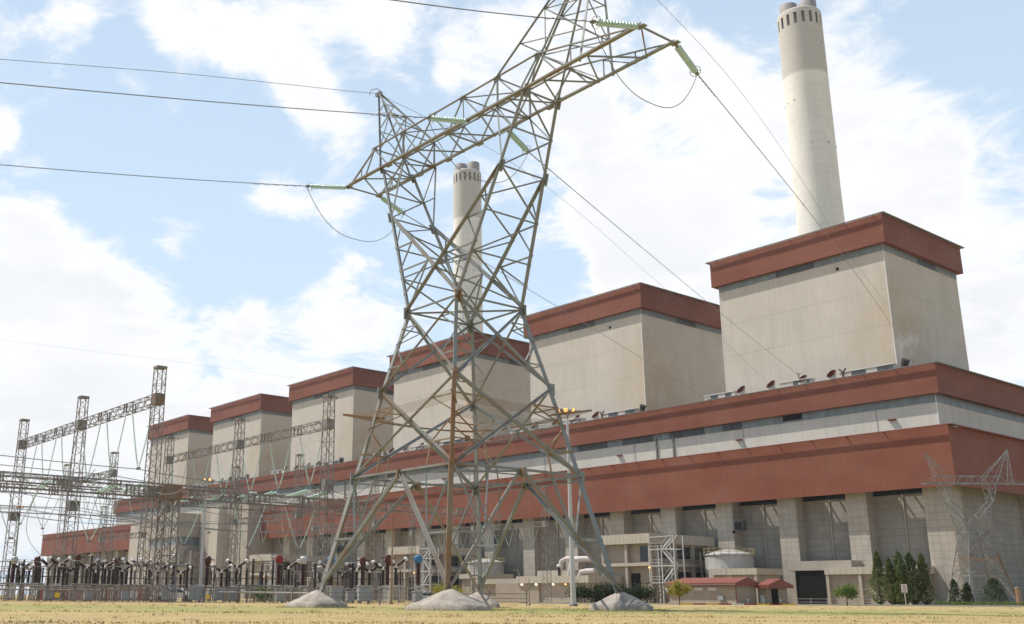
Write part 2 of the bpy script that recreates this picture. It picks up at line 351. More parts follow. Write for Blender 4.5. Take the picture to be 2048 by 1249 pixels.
def leafm(name, c1, c2):
    m = mat(name, c1, 0.65, col2=c2, nscale=1.6, lo=0.4, hi=0.6, detail=3)
    p = m.node_tree.nodes['Principled BSDF']; N = m.node_tree.nodes; L = m.node_tree.links
    tr = N.new('ShaderNodeBsdfTranslucent'); ms = N.new('ShaderNodeMixShader'); ms.inputs[0].default_value = 0.3
    L.new(p.inputs['Base Color'].links[0].from_socket, tr.inputs[0])
    o = [x for x in N if x.type == 'OUTPUT_MATERIAL'][0]; L.new(p.outputs[0], ms.inputs[1]); L.new(tr.outputs[0], ms.inputs[2]); L.new(ms.outputs[0], o.inputs[0])
    return m
LEAFC = leafm('cypress_leaf', (0.075, 0.115, 0.030), (0.14, 0.165, 0.045))
LEAFD = leafm('dark_hedge_leaf', (0.028, 0.042, 0.020), (0.055, 0.07, 0.03))
LEAFY = leafm('yellow_green_leaf', (0.26, 0.26, 0.045), (0.38, 0.31, 0.05))
LEAFG = leafm('fresh_green_leaf', (0.09, 0.16, 0.035), (0.16, 0.22, 0.05))
LEAFK = leafm('deep_conifer_leaf', (0.036, 0.062, 0.026), (0.07, 0.085, 0.03))
def emis(name, c, s):
    m = bpy.data.materials.new(name); m.use_nodes = True; p = m.node_tree.nodes['Principled BSDF']
    p.inputs['Base Color'].default_value = (*c, 1); p.inputs['Emission Color'].default_value = (*c, 1); p.inputs['Emission Strength'].default_value = s; return m
LAMPO = emis('lit_orange_lamp', (1.0, 0.50, 0.16), 1.8); LAMPW = emis('lit_white_lamp', (1.0, 0.92, 0.75), 3.0)

# ------------------------------------------------------------------ ground
def gz(x, y):
    t = min(max((y - 112) / 120.0, 0), 1); return -0.35 * t * t * (3 - 2*t)
def ground_mat():
    m = bpy.data.materials.new('dry_lawn'); m.use_nodes = True; nt = m.node_tree; N = nt.nodes; L = nt.links; p = N['Principled BSDF']; p.inputs['Roughness'].default_value = 0.95
    p.inputs['Specular IOR Level'].default_value = 0.1
    tc = N.new('ShaderNodeTexCoord')
    def noise(scale, mp=(1, 1, 1), det=6, rg=0.6):
        a = N.new('ShaderNodeMapping'); a.inputs['Scale'].default_value = mp; L.new(tc.outputs['Object'], a.inputs[0])
        t = N.new('ShaderNodeTexNoise'); t.inputs['Scale'].default_value = scale; t.inputs['Detail'].default_value = det; t.inputs['Roughness'].default_value = rg
        L.new(a.outputs[0], t.inputs[0]); return t.outputs['Fac']
    def rng(s, a, b, c, d):
        r = N.new('ShaderNodeMapRange'); L.new(s, r.inputs[0])
        for i, q in enumerate((a, b, c, d)): r.inputs[i+1].default_value = q
        return r.outputs[0]
    def mix(f, a, b):
        x = N.new('ShaderNodeMix'); x.data_type = 'RGBA'
        for i, s in ((0, f), (6, a), (7, b)):
            if isinstance(s, (int, float)): x.inputs[i].default_value = s
            elif isinstance(s, (tuple, list)): x.inputs[i].default_value = (*s[:3], 1)
            else: L.new(s, x.inputs[i])
        return x.outputs[2]
    c = mix(rng(noise(0.5), 0.3, 0.7, 0, 1), (0.39, 0.285, 0.135), (0.49, 0.36, 0.17))
    c = mix(rng(noise(0.22, (1, 1, 1)), 0.5, 0.72, 0, 0.75), c, (0.31, 0.27, 0.105))
    c = mix(rng(noise(1.7, (1, 0.6, 1)), 0.50, 0.70, 0, 0.8), c, (0.29, 0.19, 0.115))
    c = mix(rng(noise(14, (1, 0.7, 1), 4), 0.35, 0.75, 0, 0.45), c, (0.25, 0.185, 0.09))
    # greener, watered band around the tower feet
    sp = N.new('ShaderNodeSeparateXYZ'); L.new(tc.outputs['Object'], sp.inputs[0])
    ad = N.new('ShaderNodeMath'); ad.operation = 'ADD'; L.new(sp.outputs[1], ad.inputs[0]); L.new(rng(noise(0.12), 0, 1, -22, 22), ad.inputs[1])
    a1 = rng(ad.outputs[0], 40, 50, 0, 1); a2 = rng(ad.outputs[0], 62, 78, 1, 0)
    mm = N.new('ShaderNodeMath'); mm.operation = 'MULTIPLY'; L.new(a1, mm.inputs[0]); L.new(a2, mm.inputs[1])
    m3 = N.new('ShaderNodeMath'); m3.operation = 'MULTIPLY'; L.new(mm.outputs[0], m3.inputs[0]); m3.inputs[1].default_value = 0.75
    c = mix(m3.outputs[0], c, (0.27, 0.27, 0.095))
    L.new(c, p.inputs['Base Color'])
    b = N.new('ShaderNodeBump'); b.inputs['Strength'].default_value = 0.6; b.inputs['Distance'].default_value = 0.08
    L.new(noise(9, det=5), b.inputs['Height']); L.new(b.outputs[0], p.inputs['Normal'])
    return m
def build_ground():
    xs = [-6000, -2500, -900, -400] + [-250 + 12.5*i for i in range(41)] + [400, 900, 2500, 6000]
    ys = [-3000, -600, -100, -20, 0, 10, 20] + [25 + 2.5*i for i in range(50)] + [160, 175, 190, 210, 235, 300, 450, 800, 2000, 6000]
    mb = MB(); r = random.Random(3)
    vs = [(x, y, gz(x, y) + ((r.random()-0.5) * 0.05 if 15 < y < 118 and abs(x) < 90 else 0)) for y in ys for x in xs]; nx = len(xs)
    mb.add(vs, [(j*nx+i, j*nx+i+1, (j+1)*nx+i+1, (j+1)*nx+i) for j in range(len(ys)-1) for i in range(nx-1)], True)
    prop(mb.build('ground', ground_mat()), kind='structure')
    # grass tufts
    g = MB(); r = random.Random(11)
    for i in range(26000):
        y = 22 + (r.random() ** 1.6) * 70
        x = y * (-0.46 + 1.10 * r.random()); h = r.uniform(0.006, 0.03) * (1.6 if r.random() < 0.03 else 1); a = r.uniform(0, pi); w = r.uniform(0.02, 0.05)
        z = gz(x, y) - 0.03; lx, ly = r.uniform(-.04, .04), r.uniform(-.04, .04)
        g.add([(x - cos(a)*w, y - sin(a)*w, z), (x + cos(a)*w, y + sin(a)*w, z), (x + lx, y + ly, z + h + 0.03)], [(0, 1, 2)])
    for i in range(420):   # taller clumps
        y = 24 + (r.random() ** 1.2) * 84; cx0 = y * (-0.46 + 1.10 * r.random()); hh = r.uniform(.03, .10) * (0.6 + y/100)
        for k in range(12):
            x, yy = cx0 + r.gauss(0, .16), y + r.gauss(0, .16); a = r.uniform(0, pi); w = r.uniform(.015, .035); z = gz(x, yy) - .03
            g.add([(x - cos(a)*w, yy - sin(a)*w, z), (x + cos(a)*w, yy + sin(a)*w, z), (x + r.uniform(-.06, .06), yy + r.uniform(-.05, .05), z + hh*r.uniform(.6, 1.3) + .03)], [(0, 1, 2)])
    for su, sw, rr_ in ((-1, -1, 1.75), (1, -1, 2.1), (1, 1, 2.0), (-1, 1, 1.7)):
        fx = 2.892 + su*6.3*cos(-0.9229) - sw*6.3*sin(-0.9229); fy = 62 + su*6.3*sin(-0.9229) + sw*6.3*cos(-0.9229)
        for k in range(420):
            a = r.uniform(0, 2*pi); q = rr_*r.uniform(.97, 1.35); x, y = fx + q*cos(a), fy + q*sin(a); b = r.uniform(0, pi); w = r.uniform(.015, .035); z = gz(x, y) - .03
            g.add([(x - cos(b)*w, y - sin(b)*w, z), (x + cos(b)*w, y + sin(b)*w, z), (x + r.uniform(-.06, .06), y + r.uniform(-.05, .05), z + r.uniform(.06, .17))], [(0, 1, 2)])
    gm = mat('dry_grass_blades', (0.48, 0.37, 0.18), 0.9, col2=(0.36, 0.32, 0.13), nscale=0.6, lo=0.4, hi=0.6)
    me = bpy.data.meshes.new('grass'); me.from_pydata(g.v, [], g.f); me.materials.append(gm); o = bpy.data.objects.new('grass', me); COL.objects.link(o)
    prop(o, kind='stuff')
    # paved yard behind the lawn
    y = MB(); n = 24
    for i in range(n):
        x0 = -160 + 420*i/n; x1 = -160 + 420*(i+1)/n
        y.add([(x0, 136, gz(0,136)+.03), (x1, 136, gz(0,136)+.03), (x1, 145, gz(0,145)+.03), (x0, 145, gz(0,145)+.03)], [(0,1,2,3)])
    prop(y.build('road', ROADM), kind='structure')
    k = MB(); k.box(14, 260, 133.2, 133.6, -0.3, gz(0,133)+0.16); k.box(14, 260, 146, 146.4, -0.4, gz(0,146)+0.16); prop(k.build('kerb', KERB), kind='structure')
    q = MB(); q.box(16, 260, 133.62, 135.96, -0.3, gz(0,135)+0.10); prop(q.build('pavement', mat('pale_paving', (0.46, 0.42, 0.37), 0.9, nscale=1.0)), kind='structure')
    cols = [('yellow', YELM), ('red', REDM), ('yellow', YELM), ('red', REDM), ('white', WHITEM), ('red', REDM), ('yellow', YELM), ('red', REDM), ('yellow', YELM)]
    xk = 33.0
    for i, (nm, mm) in enumerate(cols):
        b = MB(); b.box(xk, xk + 1.55, 133.05, 133.195, -0.3, gz(0,133)+0.17)
        prop(b.build('kerb_marking', mm), kind='structure'); xk += 1.6
    yd = MB(); yd.add([(-260, 104, gz(0,104)+.02), (10, 104, gz(0,104)+.02), (10, 135.5, -.13), (-260, 135.5, -.13)], [(0,1,2,3)])
    prop(yd.build('switchyard_gravel', SOIL), kind='structure')
build_ground()

# ------------------------------------------------------------------ power station
S = 60.0; W = 40.02; D = 32.4; ZT, ZF, ZG = 72.64, 66.84, 65.54; OV = 1.09
XM, YM, ZMT, ZMF, ZMG, LM = 10.33, -8.71, 39.8, 34.57, 33.17, -350.7
XL, YL, ZLT, ZLF, LL = 19.2, -26.55, 26.0, 16.78, -385.7
NTH = ['nearest', 'second', 'third', 'fourth', 'fifth', 'farthest']
def ring(mb, x0, x1, y0, y1, z0, z1, d1, d2):
    """flat eave rail held off the faces of a box by d1..d2"""
    mb.box(x0-d2, x1+d2, y0-d2, y0-d1, z0, z1); mb.box(x0-d2, x1+d2, y1+d1, y1+d2, z0, z1)
    mb.box(x1+.003, x1+d2, y0-d1, y1+d1, z0, z1); mb.box(x0-d2, x0-.003, y0-d1, y1+d1, z0, z1)
def parapet(root, base, x0, x1, y0, y1, zb, zt, pitch, first, d1=0.38, d2=0.72, front_only=False):
    xf = bf(base)
    f = MB(); t = 0.25
    f.box(x0, x1, y0, y0+t, zb, zt); f.box(x0, x1, y1-t, y1, zb, zt); f.box(x1-t, x1, y0+t, y1-t, zb, zt); f.box(x0, x0+t, y0+t, y1-t, zb, zt)
    f.box(x0+t, x1-t, y0+t, y0+OV+0.3, zb+0.02, zb+0.15); f.box(x1-OV-0.3, x1-t, y0+OV+.3, y1-OV-.3, zb+0.02, zb+0.15)
    f.box(x0+t, x0+OV+.3, y0+OV+.3, y1-OV-.3, zb+0.02, zb+0.15); f.box(x0+t, x1-t, y1-OV-.3, y1-t, zb+0.02, zb+0.15)
    f.build('fascia', RED, root, xf)
    r = MB(); r.box(x0+t, x1-t, y0+t, y1-t, zt-0.5, zt-0.3); r.build('roof', LIP, root, xf)
    e = MB(); ring(e, x0, x1, y0, y1, zt-0.12, zt+0.02, d1, d2)
    x = first
    while x > x0: 
        e.bar((x, y0, zt-0.2), (x, y0-d1, zt-0.05), 0.12, 0.16); x -= pitch
    e.build('eave_rail', LIP, root, xf)
def steps(mb, x0, x1, y, z0, z1, t=0.1): mb.box(x0, x1, y-t, y, z0, z1)
for k in range(6):
    D = 32.4 if k == 0 else 34.6
    ox = -S*k; base = (ox, 0, GZ)
    t = bthing('boiler_house', '%s of the six cream boiler houses with dark red fascia%s' % (NTH[k], ', tallest at right of photo' if k == 0 else ''), 'boiler house', base, 'cream boiler houses rising above the long halls')
    t['label'] = ['largest cream boiler house with red fascia, rightmost, in front of the right chimney', 'second boiler house from the right, cream with red fascia, right of the pylon',
      'third boiler house from the right, seen through the pylon below the middle chimney', 'fourth boiler house from the right, cream with red fascia, left of the pylon body',
      'fifth boiler house from the right, behind the switchyard gantry beam', 'farthest boiler house, leftmost and smallest cream tower behind the switchyard columns'][k]
    xf = bf(base)
    w = MB(); w.box(ox-W+OV, ox-OV, OV, D-OV, ZMT-1.0, ZF+0.3)
    w.build('wall', CREAM_ST, t, xf)
    e = MB(); e.box(ox-OV-0.10, ox-OV+0.03, OV-0.03, OV+0.10, ZMT-0.9, ZG); e.box(ox-W+OV-0.03, ox-W+OV+0.10, OV-0.03, OV+0.10, ZMT-0.9, ZG); e.each('corner_trim', WHITEM, t, xf)
    g = MB(); steps(g, ox-W+OV+0.1, ox-OV-0.1, OV, ZG, ZF); g.box(ox-OV, ox-OV+.1, OV+.1, D-OV-.1, ZG, ZF)
    g.each('clerestory_strip', TRANSL, t, xf)
    g = MB(); steps(g, ox-24.5, ox-15.7, OV-0.1, ZG+0.02, ZF-.05, 0.06); g.box(ox-OV+.1, ox-OV+.16, 14.5, 22.0, ZG+0.02, ZF-.05); g.each('louvre', LOUV, t, xf)
    g = MB(); g.box(ox-11.1, ox-10.5, OV-0.06, OV, 63.8, 64.4); g.build('small_vent', DARK, t, xf)
    parapet(t, base, ox-W, ox, 0, D, ZF, ZT, 6.05, ox-1.7)
# long upper hall
base = (XM, YM, GZ)
t = bthing('upper_hall', 'long upper hall with red fascia and grey clerestory strip running below the boiler houses', 'power station hall', base); xf = bf(base)
w = MB(); w.box(LM+OV, XM-OV, YM+OV, 38-OV, ZLT-0.6, ZMF+0.3); w.build('wall', CREAM2, t, xf)
e = MB(); e.box(XM-OV-0.10, XM-OV+0.03, YM+OV-0.03, YM+OV+0.10, ZLT-0.4, ZMG+.9); e.each('corner_trim', WHITEM, t, xf)
g = MB(); g.box(LM+OV+.1, XM-OV-.1, YM+OV-.1, YM+OV, ZMG, ZMF); g.box(XM-OV, XM-OV+.1, YM+OV+.1, 38-OV-.1, ZMG, ZMF); g.each('clerestory_strip', TRANSL, t, xf)
lv = MB(); x = -2.6; r = random.Random(5)
while x > LM+6:
    wdt = r.choice([4.6, 8.8, 4.6, 9.0]); 
    if r.random() < 0.55: lv.box(x-wdt, x, YM+OV-.16, YM+OV-.1, ZMG+.02, ZMF-.05)
    x -= wdt + r.choice([4.5, 9.0, 4.4])
lv.each('louvre', LOUV, t, xf)
vp = MB()
for kk in range(5):
    for xx in (-47.0, -51.5): vp.box(xx-60*kk-.14, xx-60*kk+.14, YM+OV-.34, YM+OV-.1, ZLT-.4, ZMG+.9)
vp.each('vent_pipe', GAL, t, xf)
lb_ = MB()
for xx in (1.2, -30.6, -62, -93, -124): lb_.box(xx-.7, xx+.7, YM+OV-.5, YM+OV-.02, 30.9, 31.15)
lb_.each('red_lamp_bracket', MATS['brown_rust'] if 'brown_rust' in MATS else mat('brown_rust', (0.16, 0.05, 0.035), 0.8), t, xf)
gt = MB()
for kk in range(12): gt.bar((XM-12-28*kk, YM+OV-.08, ZLT-.3), (XM-12-28*kk, YM+OV-.08, ZMG), .05)
gt.each('cable', LIP, t, xf)
dv = MB(); dv.box(-20.4, -16.3, YM+OV-.22, YM+OV-.16, ZMG+.3, ZMF-.1); dv.build('dark_opening', DARK, t, xf)
parapet(t, base, LM, XM, YM, 38, ZMF, ZMT, 5.93, XM-7.05)
# turbine hall with the screen fascia, pillars and the open slot behind the screen
base = (XL, YL, GZ)
t = bthing('turbine_hall', 'long lower turbine hall with deep red fascia over concrete pillars', 'power station hall', base); xf = bf(base)
YW = YL + 4.5; YP = YL + 2.1; XP0 = 17.2
w = MB(); w.box(LL+3, XP0-0.8, YW, 38, GZ, ZLT-.5); w.build('wall', CONCW, t, xf)
f = MB(); f.box(LL, XL, YL, YL+.25, ZLF, ZLT); f.box(XL-.25, XL, YL+.25, 40, ZLF, ZLT); f.box(LL, LL+.25, YL+.25, 40, ZLF, ZLT); f.build('fascia', RED, t, xf)
SL = 1.55   # slot width behind the screen
dk = MB(); dk.box(LL+.25, XL-.25, YL+SL, 40, ZLT-.45, ZLT-.25)
PP = 12.77; pil = []
x = -10.85
PX = [x - PP*i for i in range(-2, 30)]
for px in PX:   # px = centre of pillar
    c0, c1 = px - 3.4, px + 0.4
    c0 += 0; 
    if c0 < XL-.3: dk.box(max(c0, LL+.3), min(c1, XL-.25), YL+.25, YL+SL, ZLT-.45, ZLT-.25)
dk.box(8.5+PP*0.9, XL-.25, YL+.25, YL+SL, ZLT-.46, ZLT-.26)
dk.build('roof', LIP, t, xf)
st = MB()
x = XL - 1.0
while x > LL: st.bar((x, YL+.25, ZLT-.55), (x, YL+SL, ZLT-.55), 0.22, 0.35); x -= 2.13
st.each('slot_beam', LIP, t, xf)
e = MB(); ring(e, LL, XL, YL, 40, ZLT-.12, ZLT+.02, 0.5, 0.8); x = 9.14
while x > LL: e.bar((x, YL, ZLT-.2), (x, YL-.5, ZLT-.05), 0.14, 0.18); x -= 6.33
e.build('eave_rail', REDR, t, xf)
def is_left_gap(px): return -272 < px < -188
for i, px in enumerate(PX):
    x0, x1 = px - 1.75, px + 1.75
    if px > 14: continue
    if px < LL + 2 or is_left_gap(px): continue
    p = MB(); p.box(x0, x1, YP, YW-0.003, GZ, ZLT-.5); p.build('pillar', CONC, t, xf)
p = MB(); p.box(13.0, XP0, YP, YW+1.2, GZ, ZLT-.5); p.build('pillar', CONC, t, xf)
y = 2.0
while y < 38:
    p = MB(); p.box(XP0-0.78, XP0, y, y+3.4, GZ, ZLT-.5); p.build('pillar', CONC, t, xf); y += 12.77
# dark strip of windows right under the screen between pillars
dw = MB()
for px in PX:
    if px < LL+4 or px > 5 or is_left_gap(px): continue
    dw.box(px+1.85, px+PP-1.85, YW-.12, YW-.003, ZLF-.35, ZLF+1.2)
dw.each('window_strip', GLASSD, t, xf)
# grey downpipes on the recessed walls
dp = MB()
for px in PX:
    if px < LL+4 or px > 5 or is_left_gap(px): continue
    dp.box(px+PP*0.52, px+PP*0.52+.16, YW-.2, YW-.003, GZ, ZLF-.4)
dp.each('downpipe', CONCS, t, xf)

# chimneys
for i, (cx_, cy_, rr, lb) in enumerate(((-37.85, 45, 5.62, 'tall pale concrete chimney at the right, rising behind the tallest boiler house'), (-174.2, 45, 5.18, 'pale concrete chimney in the middle, seen through the steel pylon'))):
    base = (cx_, cy_, GZ); t = bthing('chimney', lb, 'chimney', base, 'chimneys'); xf = bf(base)
    m = MB(); H = 150.4; r0 = rr*1.12
    prof = [(r0, 0), (rr*1.06, 60), (rr*1.0, 100), (rr*1.0, 134), (rr*1.0, 146.6-GZ)]
    m.lathe(prof, (cx_, cy_, GZ), 64)
    # slotted crown ring
    ns = 18
    for k in range(ns):
        a0 = 2*pi*k/ns; 
        aw = 2*pi/ns*0.58; am = a0
        seg = [am + aw*(j/4-0.5) for j in range(5)]
        vs = []
        for z in (146.6, 149.9):
            for ro in (rr, rr-0.28):
                vs += [(cx_ + ro*cos(a), cy_ + ro*sin(a), z) for a in seg]
        fs = []
        for j in range(4):
            fs += [(j, j+1, 11+j, 10+j), (5+j+1, 5+j, 15+j, 16+j)]
        fs += [(0, 10, 15, 5), (4, 9, 19, 14)]
        m.add(vs, fs)
    m.lathe([(rr, 149.9), (rr, 151.0), (rr-.12, 151.35), (rr-.45, 151.35), (rr-.5, 149.9), (rr, 149.9)], (cx_, cy_, 0), 64)
    m.lathe([(rr, 146.6), (rr-.5, 146.6)], (cx_, cy_, 0), 64)
    m.build('shaft', CHIM, t, xf)
    cz = MB(); cz.lathe([(rr-.6, 146.4), (rr-.6, 151.0), (0.01, 151.05)], (cx_, cy_, 0), 40); cz.build('inner_lining', FLUE, t, xf)
    # two steel flues side by side along the hall
    for sgn in (-1, 1):
        fl = MB(); cxx = cx_ + sgn*2.42*.85; cyy = cy_ + sgn*2.42*.52
        fl.lathe([(2.28, 150.5), (2.28, 154.9), (2.15, 155.0), (2.0, 154.9), (2.0, 152)], (cxx, cyy, 0), 32); fl.build('flue', FLUE, t, xf)
    sp = MB(); r = random.Random(2)
    for z in (112, 125, 96, 141):
        for a in range(5):
            an = r.uniform(0, 2*pi); sp.box(cx_+(rr*1.0)*cos(an)-.12, cx_+(rr*1.0)*cos(an)+.12, cy_+rr*sin(an)-.12, cy_+rr*sin(an)+.12, z, z+.3)
    sp.each('marker_lamp', GREYM, t, xf)

# ------------------------------------------------------------------ roof furniture along the upper hall
def make_vent():
    t = thing('roof_vent', 'x', 'roof vent', group='slanted round vents along the upper hall roof')
    R = 0.80*K; h = 1.9*K; n = 24; m = MB()
    vs = [(R*cos(2*pi*k/n), R*sin(2*pi*k/n), 0) for k in range(n)] + [(R*1.02*cos(2*pi*k/n), R*1.02*sin(2*pi*k/n), h + 0.95*R*(cos(2*pi*k/n - 1.45)) + 0.25) for k in range(n)]
    m.add(vs, [(k, (k+1) % n, n+(k+1) % n, n+k) for k in range(n)], True); m.build('body', CREAM2, t)
    m = MB(); o = MB()
    def rim(k, rr_, dz): a = 2*pi*k/n; return (R*rr_*cos(a), R*rr_*sin(a), h + 0.95*R*cos(a - 1.45) + 0.25 + dz)
    for (ra, za, rb, zb) in ((1.10, 0.0, 1.10, 0.28), (1.10, 0.28, 0.9, 0.30), (0.9, 0.30, 0.9, -0.02)):
        vs = [rim(k, ra, za) for k in range(n)] + [rim(k, rb, zb) for k in range(n)]
        m.add(vs, [(k, (k+1) % n, n+(k+1) % n, n+k) for k in range(n)], True)
    m.build('red_cowl', mat('dark_red_cowl', (0.10, 0.026, 0.02), 0.7), t)
    o.add([rim(k, 0.92, 0.02) for k in range(n)], [tuple(range(n))]); o.build('opening_fill', mat('dark_red_inside', (0.03, 0.010, 0.009), 1.0, spec=0.0), t)
    return t
def make_box(L_, pan):
    t = thing('roof_monitor', 'x', 'roof monitor', group='low cream monitors along the upper hall roof')
    m = MB(); m.box(0, L_*K, -1.2, 1.2, 0, 1.95*K); m.build('body', CREAM2, t)
    m = MB(); m.box(-.15, L_*K+.15, -1.4, 1.4, 1.95*K, 1.95*K+.18); m.build('cap', WHITEM, t)
    m = MB()
    for a, b in pan: m.box(a*K, b*K, -1.26, -1.2, 0.75*K, 1.85*K)
    m.each('louvre', LOUV, t); return t
V0 = make_vent(); BOX = [make_box(7.6, [(1.6, 3.4), (5.2, 6.6)]), make_box(6.6, [(3.0, 4.6), (5.9, 6.5)]), make_box(10.5, [(2.4, 5.2), (7.4, 10.4)])]
YV = YM + 3.0; firstv = [True]*4
def Y_pole():
    t = thing('forked_vent_pipe', 'x', 'vent pipe', group='forked vent pipes on the upper hall roof')
    m = MB(); m.tube([(0,0,0),(0,0,2.6)], 0.28, 10); m.tube([(0,0,2.4),(-.9,0,3.5)], 0.22, 8); m.tube([(0,0,2.4),(.9,0,3.5)], 0.22, 8); m.build('pipe', mat('brown_pipe', (0.09, 0.05, 0.04), 0.7), t); return t
YP0 = Y_pole()
def make_hood():
    t = thing('exhaust_hood', 'x', 'exhaust hood', group='dark exhaust hoods at the right foot of each boiler house')
    m = MB(); m.tube([(0,0,0),(0,0,2.2),(0.5,-.2,3.1)], [0.9, 0.9, 1.1], 16); m.build('hood', BLACKP, t)
    m = MB(); m.box(-1.4, 1.4, -1, 1, 0, 0.7); m.build('curb', REDR, t); return t
H0 = make_hood(); used = set()
def put(proto, pos, label, rz=YAW):
    o = proto if id(proto) not in used else copy_tree(proto)
    used.add(id(proto)); o.location = pos; o.rotation_euler = (0, 0, rz); o['label'] = label; return o
UN = ['nearest', 'second', 'third', 'fourth', 'fifth', 'farthest']; ORD = ['first', 'second', 'third', 'fourth']
for k in range(6):
    ox = -S*k
    for j, x in enumerate((-10.6, -16.7, -23.7, -30.7)):
        put(V0, bw(ox+x, YV, ZMT-.3), 'round red-cowled roof vent, %s from the right before the %s boiler house' % (ORD[j], UN[k]))
    for j, x in enumerate((-39.6, -21.6, -8.8)):
        put(BOX[j], bw(ox+x, YV+.6, ZMT-.3), 'low cream monitor with grey louvres, %s in front of the %s boiler house' % (('leftmost', 'middle', 'rightmost')[j], UN[k]))
    put(YP0, bw(ox-7.7, YV-1, ZMT-.3), 'brown forked vent pipe beside the monitor of the %s boiler house' % UN[k])
    put(H0, bw(ox+4.0, YM+2.4, ZMT-.3), 'dark exhaust hood on the roof edge right of the %s boiler house' % UN[k])
# small brackets where the overhead wires land
def bracket(pos, label):
    t = thing('wire_bracket', label, 'bracket', pos, YAW, 'wire brackets on the station roofs')
    m = MB(); m.bar((0, 0, -1), (0, 0, 0.2), 0.25); m.bar((-.7, 0, 0.3), (.7, 0, 0.3), 0.2); m.build('post', LIP, t); return t

# ------------------------------------------------------------------ annexes along the foot of the turbine hall (repeat every unit)
def blk(root, base, name, m, *boxes):
    mb = MB()
    for b in boxes: mb.box(*b)
    return mb.build(name, m, root, bf(base))
UP = 63.85
UNL = ['nearest', 'second', 'third']
def unit(k):
    d = -UP*k; o = lambda x: x + d; nm = UNL[k]
    where = ['right of the floodlight mast', 'seen between the pylon legs', 'behind the left concrete footing'][k]
    # two storey annex
    base = (o(-25.8), -43.25, GZ); t = bthing('annex', 'two storey concrete annex with ribbed roof band, %s' % where, 'annex building', base, 'two storey annexes')
    blk(t, base, 'roof_band', CONCR, (o(-37.4), o(-25.8), -43.25, -25, 9.3, 10.95))
    blk(t, base, 'floor_slab', CONCR, (o(-37.2), o(-26.0), -43.0, -25.5, 5.5, 6.05))
    for x in (-37.2, -31.8, -26.5): blk(t, base, 'column', CONCS, (o(x), o(x+.55), -42.9, -42.35, GZ, 5.5), (o(x), o(x+.55), -42.9, -42.35, 6.05, 9.3))
    blk(t, base, 'wall', BRICKW, (o(-36.6), o(-26.6), -42.0, -25.6, GZ, 5.5), (o(-36.6), o(-26.6), -42.0, -25.6, 6.05, 9.3))
    blk(t, base, 'door', DARK, (o(-31.2)-0.0, o(-29.2), -42.06, -42.0, GZ, 4.3))
    blk(t, base, 'upper_opening', GLASSD, (o(-29.0), o(-27.0), -42.07, -42.0, 6.3, 8.9))
    for z0, z1 in ((2.6, 4.6), (6.9, 8.9)):
        for y0 in (-40.5, -35.2, -30.4): blk(t, base, 'window', GLASSD, (o(-26.6), o(-26.54), y0, y0+3.8, z0, z1))
    for y0 in (-41.6, -36.2, -31.2, -26.6): blk(t, base, 'column', CONCS, (o(-26.53), o(-26.1), y0, y0+.6, GZ, 5.5), (o(-26.53), o(-26.1), y0, y0+.6, 6.05, 9.3))
    # steel stair tower
    base = (o(-21), -45.5, GZ); t = bthing('stair_tower', 'open galvanised steel stair tower standing before the annex %s' % where, 'stair tower', base, 'steel stair towers')
    m = MB(); xf = bf(base); xa, xb, ya, yb = o(-23.6), o(-18.4), -46.2, -43.8
    for x in (xa, (xa+xb)/2, xb):
        for y in (ya, yb): m.bar((x, y, GZ), (x, y, 8.6 if x < xb else 10.2), 0.17)
    for z in (2.6, 5.3, 8.0):
        for (p, q) in (((xa, ya), (xb, ya)), ((xa, yb), (xb, yb)), ((xa, ya), (xa, yb)), ((xb, ya), (xb, yb))): m.bar((*p, z), (*q, z), 0.16)
        m.bar((xa, ya, z+.55), ((xa+xb)/2, ya, z+.55), 0.07); m.bar((xa, ya, z+1.0), ((xa+xb)/2, ya, z+1.0), 0.07)
    m.bar((xa, ya, 10.0), (xb, ya, 10.1), 0.14); m.build('frame', GALL, t, xf)
    m = MB()
    for i, z in enumerate((GZ, 2.6, 5.3, 8.0)):
        x0, x1 = (xb, (xa+xb)/2) if i % 2 == 0 else ((xa+xb)/2, xb)
        x0, x1 = ((xa+xb)/2, xb) if i % 2 else (xb, (xa+xb)/2)
        zt = min(z+2.7, 10.2)
        for y in (ya+.1, ya+1.0): m.bar((x0, y, z), (x1, y, zt), 0.09, 0.28)
        for s_ in range(8):
            f_ = (s_+.5)/8; m.box(min(x0+(x1-x0)*f_-.14, 1e9), x0+(x1-x0)*f_+.14, ya+.1, ya+1.0, z+(zt-z)*f_-.02, z+(zt-z)*f_+.02)
        m.bar((x0, ya, z+.8), (x1, ya, zt+.8), 0.06)
    m.build('stair_flights', GALL, t, xf)
    for z in (2.6, 5.3, 8.0): blk(t, base, 'landing', GALL, (xa, (xa+xb)/2, ya, yb, z-.05, z+.05))
    for z in (GZ+1.2, GZ+5.6):
        l = MB(); l.lathe([(0.02, 0), (0.16, 0.08), (0.16, 0.24), (0.02, 0.3)], (xa+.15, ya-.3, z), 8); l.build('lamp', LAMPO, t, xf)
    # storage tank
    base = (o(-20.1), -28.9, GZ); t = bthing('storage_tank', 'round grey storage tank with shallow domed top, beside the annex %s' % where, 'tank', base, 'storage tanks')
    xf = bf(base); m = MB(); m.lathe([(4.1, GZ), (4.1, 2.4), (4.12, 2.45), (4.1, 2.5), (4.1, 5.0), (4.12, 5.05), (4.1, 5.1), (4.1, 7.4)], (o(-20.1), -28.9, 0), 48)
    m.build('shell', mat('tank_grey', (0.46, 0.44, 0.41), 0.5, streak=0.5) if k == 0 else MATS['tank_grey'], t, xf)
    m = MB(); m.lathe([(4.25, 7.4), (4.25, 7.6), (3.6, 7.75), (2.2, 8.2), (0.8, 8.42), (0.01, 8.45)], (o(-20.1), -28.9, 0), 48); m.build('dome', MATS['tank_grey'], t, xf)
    m = MB()
